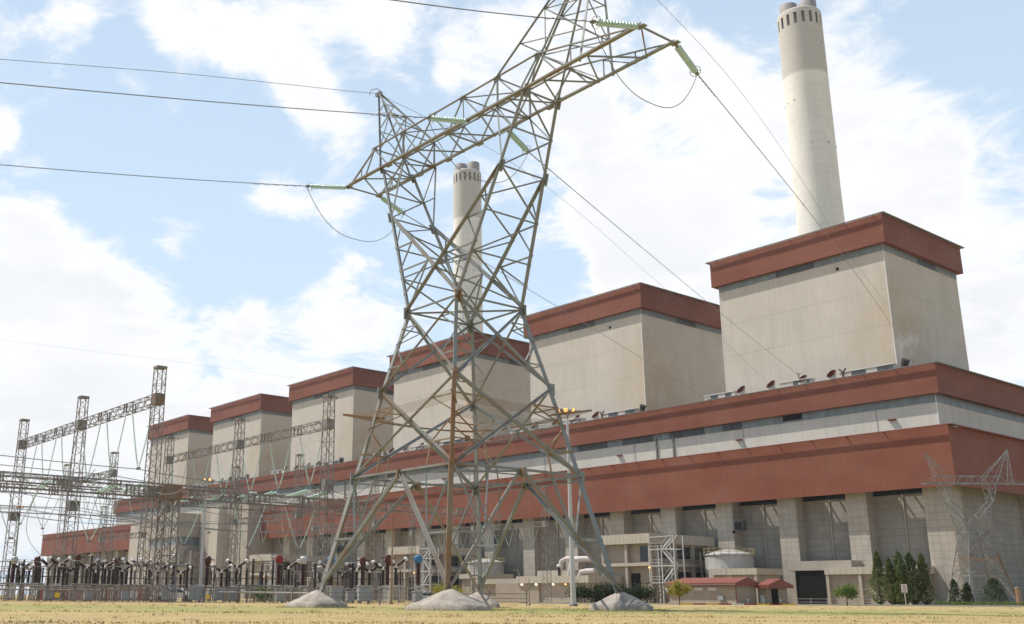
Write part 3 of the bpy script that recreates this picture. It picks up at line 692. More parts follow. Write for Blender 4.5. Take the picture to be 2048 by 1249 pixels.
    for a in range(20):
        an = 2*pi*a/20; m.bar((o(-20.1)+4.3*cos(an), -28.9+4.3*sin(an), 7.4), (o(-20.1)+4.3*cos(an), -28.9+4.3*sin(an), 8.6), 0.07)
    for z in (8.0, 8.6): m.tube([(o(-20.1)+4.3*cos(2*pi*a/32), -28.9+4.3*sin(2*pi*a/32), z) for a in range(33)], 0.04, 5, False)
    m.build('handrail', YELM if k < 0 else mat('dull_yellow_rail', (0.33, 0.27, 0.13), 0.7) if k == 0 else MATS['dull_yellow_rail'], t, xf)
    m = MB(); m.bar((o(-23.2), -32.4, GZ), (o(-23.9), -32.0, 8.0), 0.5, 0.08); m.bar((o(-22.2), -33.0, GZ), (o(-22.5), -32.6, 8.0), 0.1); m.build('ladder', GAL, t, xf)
    # low canopy building in front of the tank
    base = (o(-7.3), -40, GZ); t = bthing('pump_house', 'low flat roofed concrete building in front of the grey tank %s' % where, 'outbuilding', base, 'low flat roofed outbuildings')
    blk(t, base, 'roof_band', CONCR, (o(-16.25), o(-7.3), -40, -32.6, 3.87, 4.85))
    blk(t, base, 'wall', BRICKW, (o(-15.9), o(-7.7), -39.5, -33, GZ, 3.87))
    for x in (-12.6, -7.9): blk(t, base, 'column', CONCS, (o(x), o(x+.4), -39.9, -39.5, GZ, 3.87))
    # louvred box on the facade pillar
    base = (o(-20), YP-.6, 12.5); t = bthing('wall_cooler_box', 'dark square cooler box high on a concrete pillar, %s' % where, 'cooler box', base, 'dark boxes on the pillars')
    blk(t, base, 'box', LOUV, (o(-20.95), o(-19.15), YP-1.1, YP-.01, 11.9, 13.6)); blk(t, base, 'grille', DARK, (o(-20.8), o(-19.3), YP-1.14, YP-1.1, 12.05, 13.45))
    blk(t, base, 'small_lamp', DARK, (o(-21.9), o(-21.55), YP-.4, YP-.01, 11.5, 11.9))
for k in range(3): unit(k)

# low workshop with lamps, second roof step and pipework (nearest unit only)
base = (-33.1, -51, GZ); t = bthing('workshop', 'low concrete workshop with ribbed roof band and lit wall lamps left of the mast', 'workshop', base)
blk(t, base, 'roof_band', CONCR, (-51, -33.1, -51, -37, 2.62, 3.85)); blk(t, base, 'upper_parapet', CONCR, (-52, -42.5, -44.5, -38, 3.85, 5.0))
blk(t, base, 'wall', CONCS, (-45.5, -33.6, -50.2, -38, GZ, 2.62)); blk(t, base, 'wall', BRICKW, (-57, -45.5, -50.6, -38, GZ, 2.62))
blk(t, base, 'door', DARK, (-33.6, -33.54, -49, -43, GZ, 2.2))
for x in (-49.6, -45.9, -41.6, -38.6, -36.9):
    l = MB(); l.lathe([(0.02, 0), (0.17, 0.05), (0.17, 0.22), (0.02, 0.3)], (x, -50.9, 2.25), 10); l.build('wall_lamp', LAMPO if x == -38.6 else LAMPW, t, bf(base))
base = (-60, -46, GZ); t = bthing('store_shed', 'low concrete store with flat roof behind the back footing', 'shed', base)
blk(t, base, 'roof_band', CONCS, (-68, -52.1, -46, -40, 2.6, 3.6)); blk(t, base, 'wall', BRICKW, (-67.5, -52.2, -45.3, -40.5, GZ, 2.6))
base = (-41, -44, GZ); t = bthing('pipework', 'thick pinkish white pipes bent over the workshop roof behind the mast', 'pipework', base); xf = bf(base)
for pts in (((-45.0, -46, 3.6), (-44.1, -46, 6.6), (-42.9, -46, 7.0), (-38, -46, 6.9), (-35.8, -46, 6.8)), ((-41.8, -46.6, 3.6), (-41.0, -46.6, 6.4), (-40.2, -46.6, 6.7), (-38, -44, 6.7)), ((-39.5, -46.4, 3.6), (-39.0, -46.4, 4.6), (-37.6, -46.4, 4.75), (-35.8, -46.4, 4.75))):
    m = MB(); m.tube(pts, 0.42, 14); m.build('pipe', PINKW, t, xf)
base = (-47, -50, GZ); t = bthing('roof_stack', 'short dark roof pipe with round white cap on the workshop roof', 'vent pipe', base)
m = MB(); m.lathe([(0.28, 3.85), (0.28, 5.4)], (-41.9, -49, 0), 10); m.build('pipe', BROWNP, t, bf(base)); m = MB(); m.lathe([(0.3, 5.4), (0.42, 5.55), (0.4, 5.8), (0.02, 5.95)], (-41.9, -49, 0), 12); m.build('cap', WHITEM, t, bf(base))

# gatehouse with red metal roofs
base = (2.6, -60, GZ); t = bthing('gatehouse', 'small tan block gatehouse with red metal roof and three slit windows', 'gatehouse', base); xf = bf(base)
blk(t, base, 'wall', BRICKW, (-9.0, 2.6, -60, -55.2, GZ, 1.95)); blk(t, base, 'wall', BRICKW, (2.7, 4.2, -55.0, -50.0, GZ, 1.75))
def hip(x0, x1, y0, y1, ze, zr, ends=0.0):
    m = MB(); yc = (y0+y1)/2; a, b, c, d = (x0, y0, ze), (x1, y0, ze), (x1, y1, ze), (x0, y1, ze); p, q = (x0+ends, yc, zr), (x1, yc, zr)
    m.add([a, b, c, d, p, q], [(0, 1, 5, 4), (2, 3, 4, 5), (0, 4, 3), (1, 2, 5), (3, 2, 1, 0)])
    m.box(x0-.02, x1+.03, y0-.03, y0+.0, ze-.42, ze+.02); m.box(x1, x1+.03, y0, y1, ze-.42, ze+.02); m.box(x0-.03, x0, y0, y1, ze-.42, ze+.02)
    return m.build('roof', REDR, t, xf)
hip(-9.6, 3.0, -60.5, -54.7, 2.25, 3.05, 1.5); hip(2.9, 4.9, -55.6, -49.4, 2.02, 2.9, 0.0)
for x in (-6.6, -4.4, -2.0): blk(t, base, 'window', WINW, (x, x+1.5, -60.05, -60, 1.25, 1.62)); blk(t, base, 'window_frame', CONCS, (x-.08, x+1.58, -60.07, -60, 1.14, 1.24))
blk(t, base, 'gutter', LIP, (-9.5, 3.0, -60.66, -60.54, 1.95, 2.05)); blk(t, base, 'plinth', CONCS, (-9.1, 2.66, -60.08, -60, GZ, GZ+.35)); blk(t, base, 'air_conditioner', GREYM, (-.2, .7, -60.4, -60, -.1, .5))
blk(t, base, 'door_frame', CONCS, (4.26, 4.32, -54.4, -54.2, GZ, 1.6)); blk(t, base, 'door_frame', CONCS, (4.26, 4.32, -52.4, -52.2, GZ, 1.6))
blk(t, base, 'door', DARK, (4.2, 4.26, -54.2, -52.4, GZ, 1.5)); blk(t, base, 'door', mat('pale_door', (0.6, 0.6, 0.58), 0.5), (3.1, 3.7, -55.06, -55.0, GZ, 0.6))
blk(t, base, 'corner_pipe', REDR, (2.6, 2.72, -60.1, -60, GZ, 1.95)); blk(t, base, 'corner_pipe', REDR, (-9.12, -9, -60.1, -60, GZ, 1.95))

# loading bay
base = (-5, -27.5, GZ); t = bthing('loading_bay', 'dark loading bay under a concrete lintel between the pillars behind the gatehouse', 'loading bay', base)
blk(t, base, 'lintel', CONCS, (-9.2, 1.8, -27.6, -24.46, 4.7, 6.2)); blk(t, base, 'opening_fill', DARK, (-8.4, -2.2, -27.3, -24.6, GZ, 4.68)); blk(t, base, 'side_wall', CONCS, (-9.15, -8.42, -27.55, -24.46, GZ, 4.7))  # bay is a solid block, the shade of a deep recess put in its dark colour
base = (4, -30, GZ); t = bthing('side_annex', 'low tan annex with pale roof slab behind the tall cypresses', 'annex building', base)
blk(t, base, 'roof_band', CONCR, (-1.6, 13.5, -30, -24.5, 3.95, 5.05)); blk(t, base, 'wall', BRICKW, (-1.2, 13.0, -29.4, -24.6, GZ, 3.95))
for x in (-1.5, 4.0, 12.9): blk(t, base, 'column', CONCS, (x, x+.5, -29.9, -29.42, GZ, 3.95))
base = (14, -36, GZ); t = bthing('low_shed', 'low brown shed behind the small conifers at right', 'shed', base)
blk(t, base, 'wall', BRICKW, (12, 15.5, -36, -30, GZ, 1.7)); blk(t, base, 'roof', REDR, (11.8, 15.7, -36.2, -29.8, 1.7, 1.85))

# central service block breaking the red fascia on the left
base = (-230, -33, GZ); t = bthing('service_block', 'tall concrete service block with ribbon windows interrupting the red fascia at left', 'office block', base)
blk(t, base, 'stair_shaft', mat('pale_concrete', (0.50, 0.45, 0.385), 0.9, streak=0.2), (-271, -246, -33.5, -22.2, GZ, 24.6))
blk(t, base, 'tower', CONC if 0 else CONCS, (-220.6, -189, -31, -22.2, GZ, 27.2)); blk(t, base, 'fin', MATS['pale_concrete'], (-209, -203.5, -33.5, -31, GZ, 27.6))
blk(t, base, 'upper_floor', CONCS, (-246, -222, -38, -22.2, 18.5, 26.0)); blk(t, base, 'floor_band', CONCS, (-246, -222, -38.4, -22.2, 10.5, 15.8)); blk(t, base, 'base_floor', CONCS, (-244, -221, -35, -22.2, GZ, 9.0))
blk(t, base, 'ribbon_window', MATS['grey_translucent_sheet'], (-245.6, -222.4, -37.6, -22.2, 15.8, 18.5)); blk(t, base, 'ribbon_window', GLASSD, (-243.6, -221.4, -34.6, -22.2, 9.0, 10.5))
blk(t, base, 'dark_shaft', GAL, (-221.5, -216.5, -35.5, -31.2, GZ, 14.0))
blk(t, base, 'window', GLASSD, (-200, -198, -31.1, -31, 5.2, 7.2))

# long low red shed beyond the switchyard
t = thing('low_red_shed', 'long low building with red walls beyond the left of the switchyard', 'shed', (-57, 200, gz(0, 200)), 0.0)
m = MB(); m.box(-14.5, 9, 0, 8, 0, 2.0); m.build('wall', mat('brick_red_wall', (0.36, 0.09, 0.06), 0.8, nscale=0.8), t)
m = MB(); m.box(-15, 9.4, -.4, 8.4, 2.0, 2.9); m.build('roof', mat('dull_brown_roof', (0.30, 0.24, 0.20), 0.8), t)
m = MB(); m.box(-3, -1.6, -.06, 0, 0.5, 1.8); m.box(3, 4.4, -.06, 0, 0.5, 1.8); m.each('window', WINW, t)
# ------------------------------------------------------------------ the steel pylon
PSI = -0.9229; PCX, PCY = 2.892, 62.0
cP, sP = cos(PSI), sin(PSI)
def pw(u, w, z): return Vector((PCX + u*cP - w*sP, PCY + u*sP + w*cP, z))
HF, A0 = 1.0, 6.25; H1, B1 = 7.55, 4.87; H2, B2 = 12.87, 3.742; HW, WU, WW = 17.95, 2.56, 2.61
HB, A2, AW, A1 = 29.82, 7.442, 1.37, 4.82; TK = 0.636; HT = 31.70
EL, ER = 11.64, 16.38
def lerp(a, b, t): return Vector(a).lerp(Vector(b), t)
def make_pylon(root):
    CN = {'L': (-1, -1), 'F': (1, -1), 'B': (-1, 1), 'R': (1, 1)}
    P = {}
    for n_, (su, sw) in CN.items():
        P[n_+'0'] = Vector((su*A0, sw*A0, HF)); P[n_+'1'] = Vector((su*B1, sw*B1, H1)); P[n_+'2'] = Vector((su*B2, sw*B2, H2)); P[n_+'w'] = Vector((su*WU, sw*WW, HW))
        P[n_+'b2'] = Vector((su*A2, sw*AW, HB)); P[n_+'b1'] = Vector((su*A1, sw*AW, HB)); P[n_+'k'] = lerp(P[n_+'w'], P[n_+'b2'], TK)
    mid = lambda a, b: (Vector(a)+Vector(b))/2
    # legs
    for n_, m_ in (('L', STEELR), ('F', STEELB), ('B', STEEL), ('R', STEEL)):
        su, sw = CN[n_]; ref = Vector((-su, 0, 0)); m = MB()
        m.angle(P[n_+'0'] + (P[n_+'0']-P[n_+'1'])*0.08, P[n_+'1'], 0.34, ref, 0.05); m.angle(P[n_+'1'], P[n_+'2'], 0.30, ref, 0.04)
        o = m.build('leg', m_, root)
        m = MB(); m.angle(P[n_+'2'], P[n_+'w'], 0.27, ref, 0.04); m.build('leg', STEEL if n_ != 'L' else STEELR, root)
        # step bolts / splice plates on the leg
        g = MB()
        for t_ in (0.0, 1.0):
            c = lerp(P[n_+'1'], P[n_+'2'], t_); g.bar(c - Vector((0, 0, .35)), c + Vector((0, 0, .35)), 0.42, 0.09, ref)
        c = P[n_+'w']; g.bar(c - Vector((0, 0, .40)), c + Vector((0, 0, .35)), 0.50, 0.08, ref); g.bar(c - Vector((0, 0, .35)), c + Vector((0, 0, .30)), 0.08, 0.48, ref)
        g.each('gusset', STEELB if n_ == 'F' else STEEL, root)
    # body faces
    for (a, b, m_) in (('L', 'F', STEELR), ('F', 'R', STEELR), ('B', 'R', STEEL), ('L', 'B', STEEL)):
        A = {i: P[a+i] for i in '012w'}; Bq = {i: P[b+i] for i in '012w'}; mm = mid(A['1'], Bq['1'])
        # portal: inverted V from the ring to the feet with a knee strut
        m = MB(); m.angle(mm, A['0'], 0.20, None, 0.03); m.angle(mm, Bq['0'], 0.20, None, 0.03)
        m.each('portal_brace', STEELR if (a, b) != ('B', 'R') else STEEL, root)
        m = MB()
        for X in (A, Bq):
            p1, p2 = lerp(X['0'], X['1'], 0.45), lerp(X['0'], mm, 0.45); m.bar(p1, p2, 0.09)
            p3 = lerp(X['0'], mm, 0.62); m.bar(X['1'], p3, 0.09) if False else m.bar(p2, X['1'], 0.09)
            m.bar(lerp(X['0'], X['1'], .16), lerp(X['0'], mm, .16), 0.07); m.bar(lerp(X['0'], mm, .45), lerp(X['1'], mm, .5), 0.08)
        m.each('portal_strut', STEEL, root)
        m = MB(); m.angle(A['1'], Bq['1'], 0.15, None, 0.03); m.angle(A['1'] - Vector((0,0,.28)), Bq['1'] - Vector((0,0,.28)), 0.07, None, 0.02); m.each('ring_beam', STEELR, root)
        g = MB(); g.bar(mm - Vector((0,0,.38)), mm + Vector((0,0,.16)), 0.55, 0.12, (Bq['1']-A['1'])); g.each('gusset', STEELB, root)
        # X panels with redundants
        for lo, hi, w in (('1', '2', 0.18), ('2', 'w', 0.15)):
            m = MB(); m.angle(A[lo], Bq[hi], w, None, 0.022); m.angle(Bq[lo], A[hi], w, None, 0.022)
            m.build('diagonal', m_ if lo == '1' else (STEELR if (a, b) == ('L', 'F') else STEEL), root)
            wl = (Bq[lo]-A[lo]).length; wh = (Bq[hi]-A[hi]).length; t_ = wl/(wl+wh); X = lerp(A[lo], Bq[hi], t_)
            m = MB()
            for S_, E_, T_ in ((A, Bq, 1), (Bq, A, 1)):
                q = lerp(S_[lo], X, 0.5); lg = lerp(S_[lo], S_[hi], t_*0.5); m.bar(q, lg, 0.07)
                q2 = lerp(S_[lo], X, 0.5); (m.bar(q2, lerp(A[lo], Bq[lo], 0.25 if S_ is A else 0.75), 0.065) if lo == '1' else None)
                q3 = lerp(X, S_[hi], 0.5); m.bar(q3, lerp(S_[lo], S_[hi], (1+t_)/2), 0.07); m.bar(lerp(S_[lo], S_[hi], t_), lerp(X, S_[hi], 0.5), 0.065); m.bar(lerp(S_[lo], S_[hi], t_), lerp(S_[lo], X, 0.5), 0.065)
            m.each('redundant_brace', STEELB if lo == '1' else STEEL, root)
        m = MB(); m.angle(A['w'], Bq['w'], 0.13, None, 0.022); m.build('waist_beam', STEEL, root)
    # plan bracing
    m = MB(); ms = [mid(P['L1'], P['F1']), mid(P['F1'], P['R1']), mid(P['R1'], P['B1']), mid(P['B1'], P['L1'])]
    for i in range(4): m.bar(ms[i], ms[(i+1) % 4], 0.10)
    m.bar(P['Lw'], P['Rw'], 0.10); m.bar(P['Fw'], P['Bw'], 0.10); m.build('plan_bracing', STEEL, root)
    # arms of the window
    for near, (l_, r_), mo in ((True, ('L', 'F'), STEELR), (False, ('B', 'R'), STEEL)):
        for me_, ot in ((l_, r_), (r_, l_)):
            m = MB(); m.angle(P[me_+'w'], P[me_+'k'], 0.24, None, 0.04); m.angle(P[me_+'k'], P[me_+'b2'], 0.21, None, 0.035); m.build('arm_chord', STEEL, root)
            m = MB(); m.angle(P[ot+'w'], P[me_+'k'], 0.28, None, 0.045); m.build('arm_chord', STEELR if near else STEEL, root)
            m = MB(); m.angle(P[me_+'k'], P[me_+'b1'], 0.12, None, 0.02)
            m.bar(lerp(P[me_+'k'], P[me_+'b2'], .5), lerp(P[me_+'k'], P[me_+'b1'], .5), 0.06); m.bar(lerp(P[me_+'k'], P[me_+'b2'], .5), P[me_+'b1'], 0.06)
            # bracing inside the triangle between outer chord and inner chord
            O = lambda t_: lerp(P[me_+'w'], P[me_+'k'], t_); I = lambda t_: lerp(P[ot+'w'], P[me_+'k'], t_)
            for t_ in (0.42, 0.66): m.bar(O(t_), I(t_), 0.09)
            m.bar(O(0.42), I(0.66), 0.08); m.bar(O(0.18), I(0.42), 0.09); m.bar(O(0.0), I(0.42), 0.0801); m.bar(O(.66), I(.84), .07)
            m.build('arm_bracing', STEEL, root)
    for a, b in (('L', 'B'), ('F', 'R')):
        m = MB()
        O1 = lambda t_: lerp(P[a+'w'], P[a+'b2'], t_); O2 = lambda t_: lerp(P[b+'w'], P[b+'b2'], t_)
        ts = [0, .22, .42, .636, .82, 1.0]
        for i in range(len(ts)-1):
            m.bar(O1(ts[i]), O2(ts[i+1]), 0.09) if i % 2 else m.bar(O2(ts[i]), O1(ts[i+1]), 0.09)
            if i: m.bar(O1(ts[i]), O2(ts[i]), 0.08)
        oa, ob = {'L': ('F', 'R'), 'F': ('L', 'B')}[a]
        I1 = lambda t_: lerp(P[oa+'w'], P[a+'k'], t_); I2 = lambda t_: lerp(P[ob+'w'], P[b+'k'], t_)
        ts = [.12, .36, .6, .8, 1.0]
        for i in range(len(ts)-1):
            m.bar(I1(ts[i]), I2(ts[i+1]), 0.08) if i % 2 else m.bar(I2(ts[i]), I1(ts[i+1]), 0.08)
        for t_ in (0, .5):
            c1, c2 = lerp(P[a+'k'], P[a+'b1'], t_), lerp(P[b+'k'], P[b+'b1'], t_+.5); m.bar(c1, c2, 0.06)
        m.build('arm_side_bracing', STEEL, root)
    # bolted node plates
    g = MB()
    for n_ in 'LFBR':
        for q in ('k', 'b2'):
            c = P[n_+q]; d = (P[n_+'b2']-P[n_+'w']).normalized(); g.bar(c - d*.38, c + d*.38, 0.36, 0.06, (1, 0, 0)); g.bar(c - d*.3, c + d*.3, 0.06, 0.36, (1, 0, 0))
    g.each('node_plate', STEEL, root)
    # crossarm beam
    N_ = lambda u, z=HB: Vector((u, -AW, z)); Fr = lambda u, z=HB: Vector((u, AW, z))
    m = MB(); m.angle(N_(-EL), N_(ER), 0.28, (0, 0, 1), 0.045); m.build('crossarm_chord', STEELR, root)
    m = MB(); m.angle(Fr(-EL), Fr(ER), 0.24, (0, 0, 1), 0.04); m.build('crossarm_chord', STEEL, root)
    for sid in (N_, Fr):
        m = MB(); m.angle(sid(-8.4, HT), sid(8.6, HT), 0.14, (0, 0, 1), 0.025); m.angle(sid(-8.4, HT), sid(-EL), 0.10, None, 0.02); m.angle(sid(8.6, HT), sid(ER), 0.11, None, 0.02)
        m.build('crossarm_top_chord', STEEL if sid is Fr else STEELR, root)
        m = MB()
        tops = [-8.4, -4.92, -1.6, 1.6, 4.92, 8.6]; bots = [-9.6, -6.6, -3.3, 0.0, 3.3, 6.7, 10.2]
        for i, tt in enumerate(tops): m.bar(sid(bots[i]), sid(tt, HT), 0.085); m.bar(sid(tt, HT), sid(bots[i+1]), 0.085)
        for tt in (-4.92, 4.92): m.bar(sid(tt), sid(tt, HT), 0.10)
        for u in (11.2, 13.6): m.bar(sid(u), sid(u, HT + (HB-HT)*(u-8.6)/(ER-8.6)), 0.06)
        m.bar(sid(8.6, HT), sid(11.2), 0.06); m.bar(sid(11.2, HT+(HB-HT)*(2.6)/(ER-8.6)), sid(13.6), .06); m.bar(sid(-10.0), sid(-10.0, HT+(HB-HT)*.49), 0.06)
        m.build('crossarm_lacing', STEEL, root)
    m = MB(); us = [-EL, -9.6, -7.44, -6.0, -4.82, -3.3, -1.6, 0, 1.6, 3.3, 4.82, 6.0, 7.44, 9.0, 10.8, 12.5, 14.4, ER]
    for i, u in enumerate(us):
        if i in (0, 2, 4, 7, 10, 12, 14, 17): m.bar(N_(u), Fr(u), 0.09)
        if i < len(us)-1: m.bar(N_(u) if i % 2 else Fr(u), Fr(us[i+1]) if i % 2 else N_(us[i+1]), 0.08)
    tu = [-8.4, -4.92, -1.6, 1.6, 4.92, 8.6]
    for i, u in enumerate(tu):
        m.bar(N_(u, HT), Fr(u, HT), 0.07)
        if i < 5: m.bar(N_(u, HT) if i % 2 else Fr(u, HT), Fr(tu[i+1], HT) if i % 2 else N_(tu[i+1], HT), 0.06)
    for u in (-4.92, 0.0, 4.92): m.bar(N_(u), Fr(u, HT), .06)
    m.build('crossarm_plan_bracing', STEEL, root)
    g = MB()
    for u in (-EL, ER, -6.6, -3.3, 0, 3.3, 6.7):
        for sid in (N_, Fr): g.bar(sid(u) - Vector((.28, 0, 0)), sid(u) + Vector((.28, 0, 0)), 0.05, 0.34, (0, 1, 0)); 
    for u in (-8.4, -4.92, -1.6, 1.6, 4.92, 8.6): g.bar(N_(u, HT) - Vector((.3, 0, 0)), N_(u, HT) + Vector((.3, 0, 0)), 0.06, 0.34)
    g.each('node_plate', STEEL, root)
    # earthwire peaks
    for ap, inn, out, outz in ((Vector((-10.0, 0, 37.2)), -4.92, -7.7, HB), (Vector((12.3, 0, 38.3)), 4.92, 11.8, HB)):
        m = MB(); Ls = []
        for sw in (-1, 1):
            c1 = (Vector((inn, sw*AW, HT)), ap + Vector((0, sw*.08, 0))); c2 = (Vector((out, sw*AW, outz)), ap + Vector((0, sw*.08, 0))); Ls.append((c1, c2))
            m.angle(*c1, 0.16, None, 0.03); m.angle(*c2, 0.15, None, 0.03)
        if inn > 0:
            for sw in (-1, 1): m.angle((7.44, sw*AW, HB), ap + Vector((-.2, sw*.08, -.3)), 0.14, None, 0.03)
        m.build('peak_chords', STEEL, root)
        m = MB(); ts = [0.25, .5, .73]
        for (c1, c2) in Ls:
            pr = None
            for i, t_ in enumerate(ts):
                a_, b_ = lerp(*c1, t_), lerp(*c2, t_); m.bar(a_, b_, 0.06)
                if pr: m.bar(pr[i % 2], (a_, b_)[1 - i % 2], 0.055)
                pr = (a_, b_)
        for j in (0, 1):
            pr = None
            for i, t_ in enumerate(ts):
                a_, b_ = lerp(*Ls[0][j], t_), lerp(*Ls[1][j], t_); m.bar(a_, b_, 0.055)
                if pr: m.bar(pr[i % 2], (a_, b_)[1 - i % 2], 0.055)
                pr = (a_, b_)
        m.build('peak_lacing', STEEL, root)
        g = MB(); g.box(ap.x-.3, ap.x+.3, -.12, .12, ap.z-.12, ap.z+.12); g.build('peak_cap', STEEL, root)
    # anti-climb guard: outrigger bars at the corners carrying rings of barbed wire
    zc = 11.35; g = MB()
    legw = lambda z: A0 + (B2-A0)*(z-HF)/(H2-HF)
    for su, sw in CN.values():
        a_ = legw(zc); g.angle((su*(a_-.55), sw*(a_-.55), zc-.15), (su*(a_+1.35), sw*(a_+1.35), zc+.15), 0.11, None, 0.02)
    g.each('guard_bar', STEELB, root)
    g = MB()
    for i in range(9):
        e_ = legw(zc) + 0.12 + i*0.15; z = zc + 0.0 + i*0.018
        c = [(-e_, -e_), (e_, -e_), (e_, e_), (-e_, e_)]
        for q in range(4):
            p_, r_ = c[q], c[(q+1) % 4]; pts = [(p_[0]+(r_[0]-p_[0])*s_/6, p_[1]+(r_[1]-p_[1])*s_/6, z - 0.22*(1-((s_/3)-1)**2)) for s_ in range(7)]
            g.tube(pts, 0.011, 3, False)
    g.each('barbed_wire', STEELB, root)
    # dense small-mesh screens hung inside the guard on the two far sides
    g = MB()
    for ax in (0, 1):
        for i in range(5):
            z = zc - 0.25 - i*.14; e_ = legw(zc)-.25
            pts = [((-e_+2*e_*s_/8), e_, z - .35*(1-((s_/4)-1)**2)) for s_ in range(9)]
            if ax: pts = [(p_[1], p_[0], p_[2]) for p_ in pts]
            g.tube(pts, 0.012, 3, False)
        for i in range(44):
            f_ = i/43; s_ = 2*f_-1; x_ = -e_ + 2*e_*f_; sg = -.35*(1-s_*s_)
            a_, b_ = (x_, e_, zc-.25+sg), (x_+.12, e_, zc-.81+sg)
            if ax: a_, b_ = (a_[1], a_[0], a_[2]), (b_[1], b_[0], b_[2])
            g.bar(a_, b_, 0.014)
    g.build('guard_mesh', STEEL, root)
pyl = thing('pylon', 'huge galvanised and rusting lattice strain pylon on four concrete footings in front', 'pylon', (PCX, PCY, 0), PSI, 'lattice pylons')
make_pylon(pyl)
MB.TS = 0.84
py2 = thing('pylon', 'smaller distant lattice pylon before the right corner of the station, beyond the conifers', 'pylon', group='lattice pylons')
make_pylon(py2); MB.TS = 1.0
D2 = 196.0; py2.location = (D2*0.5325 , D2, gz(0, D2)-.3); py2.rotation_euler = (0, 0, -0.02); py2.scale = (0.70, 0.70, 0.76)

# mounds
def mound(loc, r, h, seed, label, rz=0.3):
    rr = random.Random(seed); n = 40; m = MB(); rings = 12; vs = []
    for j in range(rings+1):
        t_ = j/rings
        for k in range(n):
            a = 2*pi*k/n; q = max(abs(cos(a)), abs(sin(a))); sq = (1/q)**0.55
            rad = r*sq*(0.06 + 0.94*t_)*(1 + 0.05*sin(3*a+seed) + rr.uniform(-.012, .012))
            z = h*(1-t_)**0.92*(1+0.10*sin(2*a+seed*2)*t_) + (0.14 if j < rings else -0.25) + rr.uniform(-.02, .02) + .05*sin(5*a + 3*t_ + seed)*t_*(1-t_)*2
            if j == 0: z = h + .14
            if j == rings-1: pass
            vs.append((rad*cos(a), rad*sin(a), z))
    fs = [(j*n+k, j*n+(k+1) % n, (j+1)*n+(k+1) % n, (j+1)*n+k) for j in range(rings) for k in range(n)]
    m.add(vs, fs, True); m.add(vs[:n], [tuple(range(n))])
    o = m.build('concrete_footing', FOOT); o.location = loc; o.rotation_euler = (0, 0, rz)
    return prop(o, label, 'footing', 'mound shaped concrete footings of the pylon')
for su, sw, r, h, sd_, lb in ((-1, -1, 1.62, 0.86, 1, 'mound shaped concrete footing under the left leg of the big pylon'), (1, -1, 1.95, 0.90, 2, 'largest pale concrete footing, under the front leg of the big pylon'), (1, 1, 1.85, 0.86, 3, 'shaded mound shaped concrete footing under the right leg of the big pylon'), (-1, 1, 1.55, 0.86, 4, 'concrete footing under the back leg of the big pylon, half hidden by the front one')):
    p_ = pw(su*(A0+.05), sw*(A0+.05), 0); mound((p_.x, p_.y, 0), r, h, sd_, lb, PSI + 0.2*sd_)
for x_, y_ in ((109.5, 181),):
    mound((x_, y_, gz(0, y_)), 2.0, 0.9, 7, 'small pale footing mound beside the distant pylon at the right edge')

# ------------------------------------------------------------------ insulator strings and conductors of the big pylon
def make_string(L_=3.75, n_=13):
    """glass disc string along +X"""
    t = thing('insulator_string', 'x', 'insulator string', group='glass insulator strings on the big pylon')
    m = MB(); x = 0.32; step = (L_-0.6)/n_
    for i in range(n_):
        m.lathe([(0.03, 0), (0.06, .01), (0.165, .03), (0.17, .042), (0.05, .05), (0.03, .09)], (x, 0, 0), 12, (1, 0, 0)); x += step
    m.build('glass_discs', GLAG, t)
    m = MB(); m.bar((0, 0, 0), (L_, 0, 0), 0.05); m.box(-.05, .2, -.06, .06, -.05, .05); m.box(L_-.25, L_+.02, -.09, .09, -.05, .05); m.build('fittings', LIP, t)
    m = MB(); m.tube([(L_-.35+0.0, .28*cos(a*pi/6), .28*sin(a*pi/6)) for a in range(13)], 0.02, 5, False); m.bar((L_-.35, -.28, 0), (L_-.35, .28, 0), .03); m.build('guard_ring', GALL, t)
    return t
STR = make_string(); used2 = []
def string(P_, Q_, label):
    o = STR if not used2 else copy_tree(STR); used2.append(1)
    d = (Q_-P_); o.location = P_; o.rotation_mode = 'QUATERNION'; o.rotation_quaternion = d.to_track_quat('X', 'Z'); s_ = d.length/3.75; o.scale = (s_, 1.15, 1.15); o['label'] = label
def smooth(P_, n_=10):
    P_ = [Vector(p) for p in P_]; out = []
    for i in range(len(P_)-1):
        a, b, c, d = P_[max(i-1, 0)], P_[i], P_[i+1], P_[min(i+2, len(P_)-1)]
        for k in range(n_):
            t = k/n_; L1, L2 = (b-a).length or (c-b).length, (c-b).length; L3 = (d-c).length or L2
            m0 = ((b-a)/L1 + (c-b)/L2)*.5*L2 if i else (c-b); m1 = ((c-b)/L2 + (d-c)/L3)*.5*L2 if i < len(P_)-2 else (c-b)
            out.append(b*(2*t**3-3*t*t+1) + m0*(t**3-2*t*t+t) + c*(-2*t**3+3*t*t) + m1*(t**3-t*t))
    return out + [P_[-1]]
def wire(name, pts, r, label, cat='power line', group='overhead wires', spiral=None):
    m = MB(); m.tube(pts, r, 6, False)
    if spiral:
        for (a_, b_) in spiral:
            a_, b_ = Vector(a_), Vector(b_); d = b_-a_; L_ = d.length; d.normalize(); s1 = d.cross(Vector((0, 0, 1))).normalized(); s2 = s1.cross(d); nn = int(L_/0.11)
            m.tube([a_ + d*(L_*i/nn) + (s1*cos(i*0.9) + s2*sin(i*0.9))*0.045 for i in range(nn+1)], 0.016, 4, False)
    return prop(m.build(name, CABLE), label, cat, group)
def sag(A, B_, s_, n_=20):
    A, B_ = Vector(A), Vector(B_); return [A.lerp(B_, i/n_) - Vector((0, 0, s_*4*(i/n_)*(1-i/n_))) for i in range(n_+1)]
